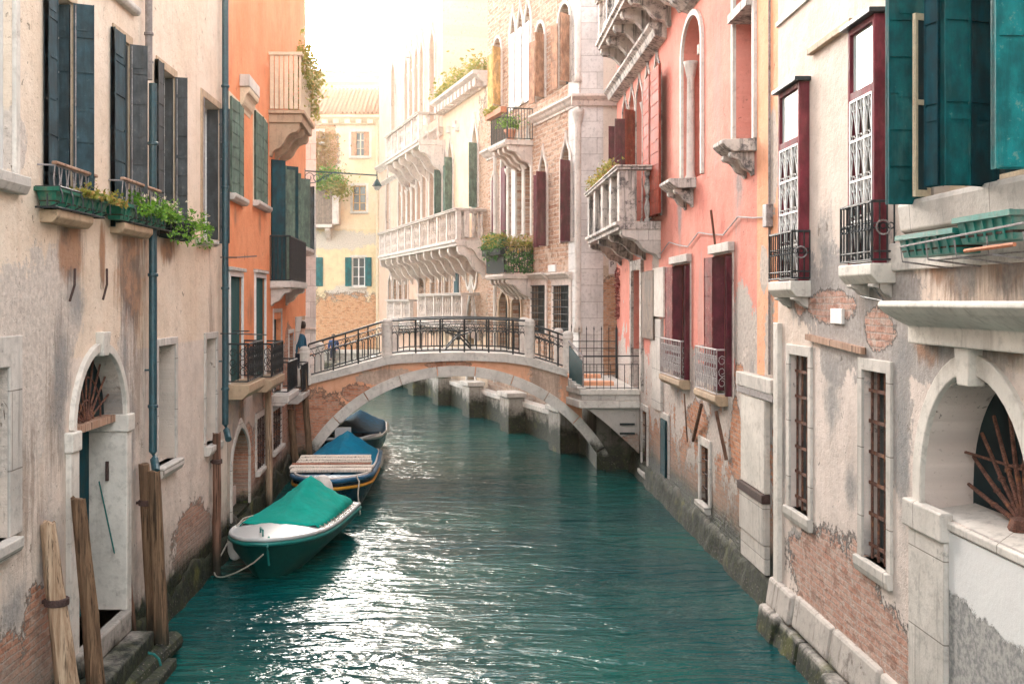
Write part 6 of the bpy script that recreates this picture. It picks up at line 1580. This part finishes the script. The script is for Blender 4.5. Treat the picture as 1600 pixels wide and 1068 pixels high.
# ================================================================ things on and by the water
t = wall_thing('terrace_plants', 'yellow green plants spilling from the orange house roof terrace', 'plants', WB)
_u = WB.u(420)
foliage(t, 'leaves', 'leaf_dry', lambda: (_u+random.uniform(.1,2.1), .5+abs(random.gauss(0,.16)), 8.45+random.gauss(0,.22)-.25*random.random()), 1500, .10)
foliage(t, 'hanging_leaves', 'leaf_dry', lambda: (_u+1.75+abs(random.gauss(0,.18)), random.uniform(.1,.75), 8.5-random.random()*1.0), 700, .10)
def street_lamp():
    Y = 26.3; a = at(476,267,Y); b = at(589,274,Y)
    root = empty('street_lamp', 'green iron street lantern on a long arm above the bridge', 'street lamp', a)
    mb = MB(False); L = b-a
    mb.tube([(0,0,0),(L.x,0,L.z)], .018, 6); mb.tube([(0,0,-.32),(0,0,.05)], .02, 6)
    for c, r, s_ in ((.10,.13,1),(.30,.12,-1),(.50,.09,1)):
        mb.tube([(c+r*(1-.05*i)*math.cos(s_*i*PI/6), 0, -.16+r*(1-.05*i)*math.sin(s_*i*PI/6)) for i in range(14)], .011, 5)
    mb.tube([(0,0,-.32),(.25,0,-.28),(.45,0,-.16),(.75,0,-.02)], .012, 5)
    mb.build('scroll_arm', 'iron_teal', root)
    mb = MB(False); x = L.x; z = L.z
    mb.tube([(x,0,z+.1),(x,0,z-.10)], .012, 6)
    mb.lathe((x,0,z-.24), [(.02,.15),(.04,.12),(.06,.09),(.07,.07),(.11,.0),(.12,-.02)], 6)
    mb.build('lantern_cap', 'iron_teal', root)
    mb = MB(False); mb.lathe((x,0,z-.33), [(.04,-.03),(.07,.0),(.10,.065)], 6); mb.build('lantern_glass', 'glass_pale', root)
street_lamp()

def pole(label, bx, by_depth, X0, top_px, r0, r1, mat, group='wooden mooring poles by the left bank', Yt=None, cap=None, bottom=-1.5):
    """leaning pole: foot at (X0, by_depth) in the water, head at a photo pixel."""
    foot = Vector((X0, by_depth, 0)); head = at(top_px[0], top_px[1], Yt or by_depth)
    d = head-foot
    root = empty('mooring_pole', label, 'mooring pole', foot, 0, group)
    mb = MB(False); rnd = random.Random(int(by_depth*100)); n = 14; pts = []; 
    lo = bottom/d.z*1.0
    rings = []; m = 14
    ph = [rnd.uniform(.92,1.08) for _ in range(m)]
    for i in range(n+1):
        t = lo+(1-lo)*i/n; c = d*t + Vector((rnd.uniform(-.006,.006), rnd.uniform(-.006,.006), 0)); r = r0+(r1-r0)*max(0,t)
        if t < .12: r *= .93 + .07*abs(t)/.12
        rings.append([mb.V((c.x+r*ph[k]*rnd.uniform(.975,1.025)*math.cos(2*PI*k/m), c.y+r*ph[k]*math.sin(2*PI*k/m), c.z + (rnd.uniform(-.025,.02) if i == n else 0))) for k in range(m)])
    for a, b in zip(rings, rings[1:]):
        for k in range(m): mb.f.append([a[k], a[(k+1)%m], b[(k+1)%m], b[k]])
    mb.f.append(rings[-1])
    mb.build('shaft', mat, root)
    if cap:
        t = cap; c = d*t; r = r0+(r1-r0)*t+.012
        mb = MB(False); mb.lathe((c.x,c.y,c.z-.03), [(r,0),(r+.008,.005),(r+.008,.055),(r,.06)], 14); mb.tube([(c.x,c.y,c.z),(c.x-.35,c.y+.05,c.z-.02)], .018, 6)
        mb.build('iron_strap', 'rust_dark', root)
    return root
pole('pale split mooring pole with rough broken top and an iron strap', 0, 9.1, -3.26, (73,815), .115, .065, 'pole_pale', cap=.66)
pole('thick brown mooring pole standing before the teal arched door', 0, 9.55, -3.20, (123,777), .085, .062, 'pole')
pole('brown mooring pole, slimmer and taller one of the close leaning pair', 0, 11.7, -3.34, (225,725), .075, .060, 'pole', cap=.80)
pole('brown mooring pole, thicker one of the close leaning pair, pointed at the foot', 0, 11.45, -3.19, (241,736), .080, .066, 'pole')
pole('slim reddish mooring pole with pale metal clip near the green boat bow', 0, 15.1, -3.46, (339,676), .060, .055, 'pole_red', cap=.80)
pole('tall tan mooring pole against the orange house by the green boat', 0, 19.5, -3.52, (418,598), .068, .062, 'pole_pale')
pole('grey weathered mooring post at the orange house brick corner', 0, 23.2, -3.60, (454,640), .085, .075, 'pole')
pole('dark leaning mooring pole in front of the bridge abutment beside the boats', 0, 23.9, -3.40, (473,577), .075, .070, 'pole')
pole('short thin orange stake beside the arched door steps', 0, 11.5, -3.47, (200,873), .022, .020, 'pole_red')
# sunken log by the steps
lg = empty('floating_log', 'wet grey timber beam lying at the water below the arched door', 'log', (-3.25, 10.6, .07), 0)
MB(False).tube([(-.15,-1.1,0),(.0,.0,.03),(.08,1.2,.05)], .11, 10).build('beam', 'step', lg)
MB(False).tube([(.13*math.cos(i*PI/6)+.02, .45+.02*i/12, .03+.13*math.sin(i*PI/6)) for i in range(13)], .014, 6).build('rope_loop', 'rope_teal', lg)

def boat_shape(L, B, prof, N=22):
    """half beams along the length: prof(t) 0 bow .. 1 stern."""
    return [(t/N, prof(t/N)*B/2) for t in range(N+1)]
def hull(root, L, B, zg, mat, prof, sheer=.18, name='hull', keel=-.25, flare=.72, bowrake=.35, tst=.02):
    mb = MB(False); S = boat_shape(L, B, prof); rows = []
    for t, hb in S:
        y = -L/2+L*t; z = zg+sheer*(1-t)**2; rk = bowrake*(1-t)**6
        sec = []
        for s_ in (-1, 1):
            half = [(hb, z, 0), (hb*.97, z*.62, 0), (hb*flare, .02, 0), (hb*flare*.55, keel*.7, 0)]
            pts = [(s_*h, y+rk*(1-zz/z)*1.0, zz) for h, zz, _ in half]
            sec.append(pts)
        row = sec[0] + [(0, y+rk*1.1, keel)] + sec[1][::-1]
        rows.append([mb.V(p) for p in row])
    for a, b in zip(rows, rows[1:]):
        for k in range(len(a)-1): mb.f.append([a[k], b[k], b[k+1], a[k+1]])
    mb.f.append(rows[-1]); mb.f.append(rows[0][::-1])
    return mb.build(name, mat, root, smooth=True), S
def rim(root, L, S, zg, sheer, r, mat, name='gunwale', dz=0.0, dx=0.0):
    mb = MB(False)
    left = [(-hb-dx, -L/2+L*t, zg+sheer*(1-t)**2+dz) for t, hb in S][::-1]; right = [(hb+dx, -L/2+L*t, zg+sheer*(1-t)**2+dz) for t, hb in S]
    mb.tube(left+right[1:] if S[0][1] < .02 else left+right, r, 8); mb.tube([left[0], right[-1]], r, 8)
    return mb.build(name, mat, root, smooth=True)
def deckstrip(root, L, S, zg, sheer, w, mat, t0=0, t1=1, name='side_deck'):
    mb = MB(False)
    for (ta, a), (tb, b) in zip(S, S[1:]):
        if ta < t0-1e-6 or tb > t1+1e-6: continue
        za, zb = zg+sheer*(1-ta)**2+.012, zg+sheer*(1-tb)**2+.012; ya, yb = -L/2+L*ta, -L/2+L*tb
        for s_ in (-1, 1):
            mb.hexa([(s_*a,ya,za-.04),(s_*b,yb,zb-.04),(s_*max(0,b-w),yb,zb-.04),(s_*max(0,a-w),ya,za-.04),(s_*a,ya,za),(s_*b,yb,zb),(s_*max(0,b-w),yb,zb+.004),(s_*max(0,a-w),ya,za+.004)])
    return mb.build(name, mat, root)
def cover(root, L, S, zg, sheer, ridge, mat, t0, t1, name='boat_cover', drop=.03, n=16, m=16, over=.0, sag=.03, seed=1, peak=.75, w=.0):
    """canvas stretched over a ridge pole, draped to the coaming."""
    mb = MB(False); rnd = random.Random(seed); rows = []
    def hb(t):
        for (a, x), (b, y) in zip(S, S[1:]):
            if a <= t <= b: return x+(y-x)*(t-a)/(b-a)
        return S[-1][1]
    for i in range(n+1):
        t = t0+(t1-t0)*i/n; f = i/n; H = hb(t)+over-w; y = -L/2+L*t; zb = zg+sheer*(1-t)**2+drop
        rz = ridge*min(1, (f/peak) if f < peak else (1-(f-peak)/(1-peak)*.45))
        row = []
        for k in range(m+1):
            s_ = -1+2*k/m; prof = (1-abs(s_))**.85
            z = zb + rz*prof - sag*math.sin(PI*abs(s_))*(.4+.6*f) + .012*math.sin(f*21+s_*5)*(1-abs(s_)) + (.006*math.sin(s_*17+f*6+1.5*math.sin(f*9))+.004*math.sin(s_*31-f*13))*min(1,4*(1-abs(s_)))*(.5+f) + .02*abs(math.sin(f*PI*3))*(abs(s_)-.5) + rnd.uniform(-.007,.007)
            if k in (0, m): z -= .05
            row.append(mb.V((s_*H, y + (.10*(1-abs(s_))*(-1 if i == 0 else 0)) , z)))
        rows.append(row)
    for a, b in zip(rows, rows[1:]):
        for k in range(m): mb.f.append([a[k], b[k], b[k+1], a[k+1]])
    o = mb.build(name, mat, root, smooth=True)
    s = o.modifiers.new('solid', 'SOLIDIFY'); s.thickness = .012
    for s_ in (-1, 1):
        lp = MB(False); pts = []
        for i in range(25):
            t = t0+(t1-t0)*i/24; z = zg+sheer*(1-t)**2+drop; H = hb(t)-w
            pts.append((s_*(H+.012+(.07 if i % 2 else 0)), -L/2+L*t, z-.02-(.05 if i % 2 else 0)))
        lp.tube(pts, .007, 4).build('lashing', 'rope', o)
    return o

def green_boat():
    L, B, zg, sh = 3.5, 1.36, .46, .15
    root = empty('motorboat', 'dark green motorboat with white deck under a bright teal cover', 'boat', (-2.60, 16.25, 0), R(-7))
    # bow towards the camera (local -y), blunt rounded
    prof = lambda t: (min(1, (t/.33))**.5)*(1-.10*max(0,(t-.5))*1.2) if t > 0 else .28
    def prof(t): return max(.22, math.sqrt(max(0, 1-(1-min(1, t/.42))**2)))*(1-.14*max(0, t-.55))
    h, S = hull(root, L, B, zg, 'hull_green', prof, sh, flare=.52, bowrake=.45)
    rim(root, L, S, zg, sh, .030, 'hull_teal', 'rubbing_strake', -.05, .012); rim(root, L, S, zg, sh, .028, 'deck_white', 'gunwale', .005)
    deckstrip(root, L, S, zg+.012, sh, .13, 'deck_white', 0, 1)
    mb = MB(False)   # foredeck
    F_ = [(t, hb) for t, hb in S if t <= .42]
    for (ta, a), (tb, b) in zip(F_, F_[1:]):
        za, zb = zg+sh*(1-ta)**2+.02, zg+sh*(1-tb)**2+.02
        for k in range(6):
            s0, s1 = -1+2*k/6, -1+2*(k+1)/6; c0, c1 = .07*(1-s0*s0), .07*(1-s1*s1); fa, fb = min(1,ta/.2), min(1,tb/.2)
            mb.poly([(s0*a*.97,-L/2+L*ta,za+c0*fa),(s1*a*.97,-L/2+L*ta,za+c1*fa),(s1*b*.97,-L/2+L*tb,zb+c1*fb),(s0*b*.97,-L/2+L*tb,zb+c0*fb)])
    t0_, h0_ = F_[0]; mb.poly([(-h0_,-L/2,zg+sh+.02),(h0_,-L/2,zg+sh+.02),(h0_*.7,-L/2+.12,zg+sh+.025),(-h0_*.7,-L/2+.12,zg+sh+.025)]); mb.build('foredeck', 'deck_white', root, smooth=True)
    cover(root, L, S, zg+.06, sh, .50, 'tarp_teal', .31, .96, peak=.76, w=.07, n=22, m=22)
    mb = MB(False); mb.tube([(.07,-L/2+.12,zg+sh+.03),(.07,-L/2+.12,zg+sh+.11),(-.02,-L/2+.3,zg+sh+.11),(-.02,-L/2+.3,zg+sh+.04)], .014, 6)
    mb.tube([(.16,-L/2+.1,zg+sh+.03),(.18,-L/2-.04,zg+sh-.08),(.17,-L/2+.02,zg+.0),(.16,-L/2+.10,zg-.2)], .016, 6); mb.build('bow_cleat', 'hull_teal', root)
    m = MB(False); m.lathe((.0,L/2+.08,zg-.05), [(.10,0),(.17,.06),(.19,.20),(.16,.36),(.10,.46),(.04,.50)], 12); m.build('outboard_motor', 'tarp_white', root, smooth=True)
    MB(False).box(-.06,.06,L/2-.02,L/2+.14,-.3,zg+.02).build('motor_leg', 'iron', root)
    MB(False).tube([(-.62-.30*math.sin(PI*i/14)+.75*(i/14)**1.5, -L/2+.75-.80*(i/14), zg-.02-.42*math.sin(PI*i/14)**.8) for i in range(15)], .010, 6).build('mooring_rope', 'rope', root)
    f = empty('boat_fender', 'white round fender hanging at the green motorboat bow', 'fender', (-3.30, 15.55, .10), 0)
    MB(False).lathe((0,0,0), [(.02,0),(.07,.03),(.105,.12),(.11,.28),(.09,.40),(.04,.46),(.02,.48)], 12).build('float', 'fender', f, smooth=True)
    MB(False).tube([(0,0,.46),(.1,.1,.58),(.22,.2,.60)], .010, 5).build('lanyard', 'rope', f)
green_boat()
def blue_boat():
    L, B, zg, sh = 4.9, 1.5, .50, .16
    root = empty('workboat', 'blue workboat with yellow stripe and a blue cover moored behind the motorboat', 'boat', (-2.50, 21.4, 0), R(1))
    def prof(t): return max(.30, math.sqrt(max(0, 1-(1-min(1, t/.30))**2)))*(1-.25*max(0, t-.6))
    h, S = hull(root, L, B, zg, 'hull_navy', prof, sh, flare=.72, bowrake=.2)
    rim(root, L, S, zg, sh, .045, 'hull_blue', 'gunwale'); rim(root, L, S, zg, sh, .030, 'hull_yellow', 'yellow_stripe', -.13, -.004); rim(root, L, S, zg, sh, .022, 'tarp_white', 'white_line', .05, -.05)
    deckstrip(root, L, S, zg+.01, sh, .7, 'hull_blue', 0, .35, 'foredeck')
    cover(root, L, S, zg+.02, sh, .52, 'tarp_blue', .50, .97, peak=.80, n=16, m=16)
    mb = MB(False); mb.tube([(.52,-L/2+.35,zg+.2),(.58,-L/2+.2,zg+.12),(.56,-L/2+.18,zg-.1),(.6,-L/2+.2,.05)], .014, 6); mb.build('mooring_rope', 'rope', root)
    t = empty('plank_stack', 'bleached wooden planks laid across the blue workboat', 'planks', (-2.52, 20.9, .66), R(2))
    y = -.95; rnd = random.Random(8)
    for k, (w, m, l) in enumerate(((.30,'plank',1.42),(.26,'plank',1.50),(.12,'plank_red',1.46),(.16,'plank',1.50),(.26,'plank',1.40),(.28,'plank',1.36))):
        o = MB(False).box(-l/2+rnd.uniform(-.05,.05), l/2+rnd.uniform(-.04,.04), y, y+w-.02, .0+.018*k, .045+.018*k).build('plank', m, t, bevel=.006); y += w
blue_boat()
def navy_boat():
    L, B, zg, sh = 4.6, 1.5, .55, .15
    root = empty('covered_boat', 'navy boat under a dark blue cover moored beneath the bridge arch', 'boat', (-2.72, 26.7, 0), R(-1))
    def prof(t): return max(.55, math.sqrt(max(0, 1-(1-min(1, t/.25))**2)))*(1-.6*max(0, t-.55))
    h, S = hull(root, L, B, zg, 'hull_navy', prof, sh)
    rim(root, L, S, zg, sh, .035, 'deck_white', 'gunwale'); deckstrip(root, L, S, zg+.01, sh, .25, 'hull_blue')
    cover(root, L, S, zg+.04, sh, .42, 'tarp_navy', .30, .99, peak=.6)
    mb = MB(False); mb.box(-.18,.18,-L/2-.02,-L/2+.08,zg+.02,zg+.42); mb.build('windshield_post', 'deck_white', root, bevel=.01)
    MB(False).tube([(.3,-L/2+.05,zg+.15),(.6,-L/2+.15,zg+.22),(.78,-L/2+.6,zg+.2),(.74,-L/2+1.0,zg+.18)], .02, 6).build('grab_rail', 'deck_white', root)
navy_boat()

# ================================================================ people
def skin_mesh(root, name, V, E, Rr, mat, root_i=0, sub=1):
    me = bpy.data.meshes.new(name); me.from_pydata(V, E, []); o = bpy.data.objects.new(name, me); C.objects.link(o); o.parent = root
    m = o.modifiers.new('skin', 'SKIN')
    for i, v in enumerate(me.skin_vertices[0].data): v.radius = (Rr[i], Rr[i]); v.use_root = (i == root_i)
    s = o.modifiers.new('sub', 'SUBSURF'); s.levels = sub; s.render_levels = sub
    me.materials.append(MAT[mat]); return o
def person(label, loc, rz, sit=False, jacket='cloth_blue', hs=1.0):
    root = empty('person', label, 'person', loc, rz)
    k = hs; hip = .50 if sit else .90
    if sit: legs = [(.09,-.42,.48),(.09,-.46,.08),(.09,-.56,.03)]
    else: legs = [(.10,-.02,.48),(.10,.03,.08),(.10,-.10,.03)]
    tz = hip
    lean = -.12 if sit else -.03
    V = [(0,0,tz),(0,lean*.4,tz+.22),(0,lean,tz+.46),(0,lean*1.1,tz+.58),(0,lean*1.4,tz+.66),(0,lean*1.5-.01,tz+.75)]
    E = [(0,1),(1,2),(2,3),(3,4),(4,5)]; Rr = [.13,.12,.14,.055,.085,.08]
    for s_ in (-1, 1):
        b = len(V); V += [(s_*.09,0,tz-.04)]+[(s_*x,y,z) for x,y,z in legs]; E += [(0,b),(b,b+1),(b+1,b+2),(b+2,b+3)]; Rr += [.085,.060,.042,.035]
        b = len(V); V += [(s_*.18,lean,tz+.48),(s_*.24,lean+.04,tz+.20),(s_*.20,lean-.18,tz+.04),(s_*.19,lean-.25,tz+.02)]; E += [(2,b),(b,b+1),(b+1,b+2),(b+2,b+3)]; Rr += [.055,.045,.034,.028]
        for f in range(5):
            c = len(V); ang = (f-2)*.02
            V += [(s_*.19+ang, lean-.29-(0 if f else -.03), tz+.02),(s_*.19+ang*1.2, lean-.33+(0 if f else .03), tz-.01)]; E += [(b+3,c),(c,c+1)]; Rr += [.010,.008]
    skin_mesh(root, 'body', V, E, Rr, 'skin')
    V = [(0,0,tz-.04),(0,lean*.4,tz+.22),(0,lean,tz+.46),(0,lean*1.1,tz+.54)]; E = [(0,1),(1,2),(2,3)]; Rr = [.165,.155,.165,.075]
    for s_ in (-1, 1):
        b = len(V); V += [(s_*.19,lean,tz+.475),(s_*.25,lean+.04,tz+.20),(s_*.205,lean-.17,tz+.045)]; E += [(2,b),(b,b+1),(b+1,b+2)]; Rr += [.075,.064,.050]
    skin_mesh(root, 'jacket', V, E, Rr, jacket)
    V = [(0,0,tz-.02)]; E = []; Rr = [.145]
    for s_ in (-1, 1):
        b = len(V); V += [(s_*.09,0,tz-.06)]+[(s_*x,y,z) for x,y,z in legs[:2]]; E += [(0,b),(b,b+1),(b+1,b+2)]; Rr += [.10,.078,.062]
    skin_mesh(root, 'trousers', V, E, Rr, 'cloth_navy')
    hz = tz+.72; mb = MB(False); mb.lathe((0,lean*1.5+.018,hz), [(.085,-.06),(.102,0),(.105,.05),(.085,.10),(.04,.125),(0,.13)], 12); mb.build('hair', 'hair', root, smooth=True)
    mb = MB(False)
    for s_ in (-1, 1): mb.box(s_*.11-.045, s_*.11+.045, legs[2][1]-.10, legs[2][1]+.12, 0, .075)
    mb.build('shoes', 'hair', root, bevel=.02)
person('person in a teal jacket standing behind the bridge end post by the orange house', (at(470,500,26.6).x, 26.6, 1.57), R(100))
person('person in a bright blue jacket sitting on the far quay edge', (at(522,500,56.7).x, 56.6, .74), R(0), True, 'cloth_royal')

# ================================================================ air
hz = MB(False).box(-60, 60, -30, 110, -1.0-3.2, 24).build('haze', 'white_paint'); tag(hz, kind='stuff')
hm = bpy.data.materials.new('haze air'); hm.use_nodes = True; nt = hm.node_tree; nt.nodes.clear()
oo = nt.nodes.new('ShaderNodeOutputMaterial'); pv = nt.nodes.new('ShaderNodeVolumePrincipled')
pv.inputs['Color'].default_value = (1.0, .86, .68, 1); pv.inputs['Density'].default_value = 0.0009; pv.inputs['Anisotropy'].default_value = .82
nt.links.new(pv.outputs[0], oo.inputs['Volume']); hz.data.materials.clear(); hz.data.materials.append(hm)
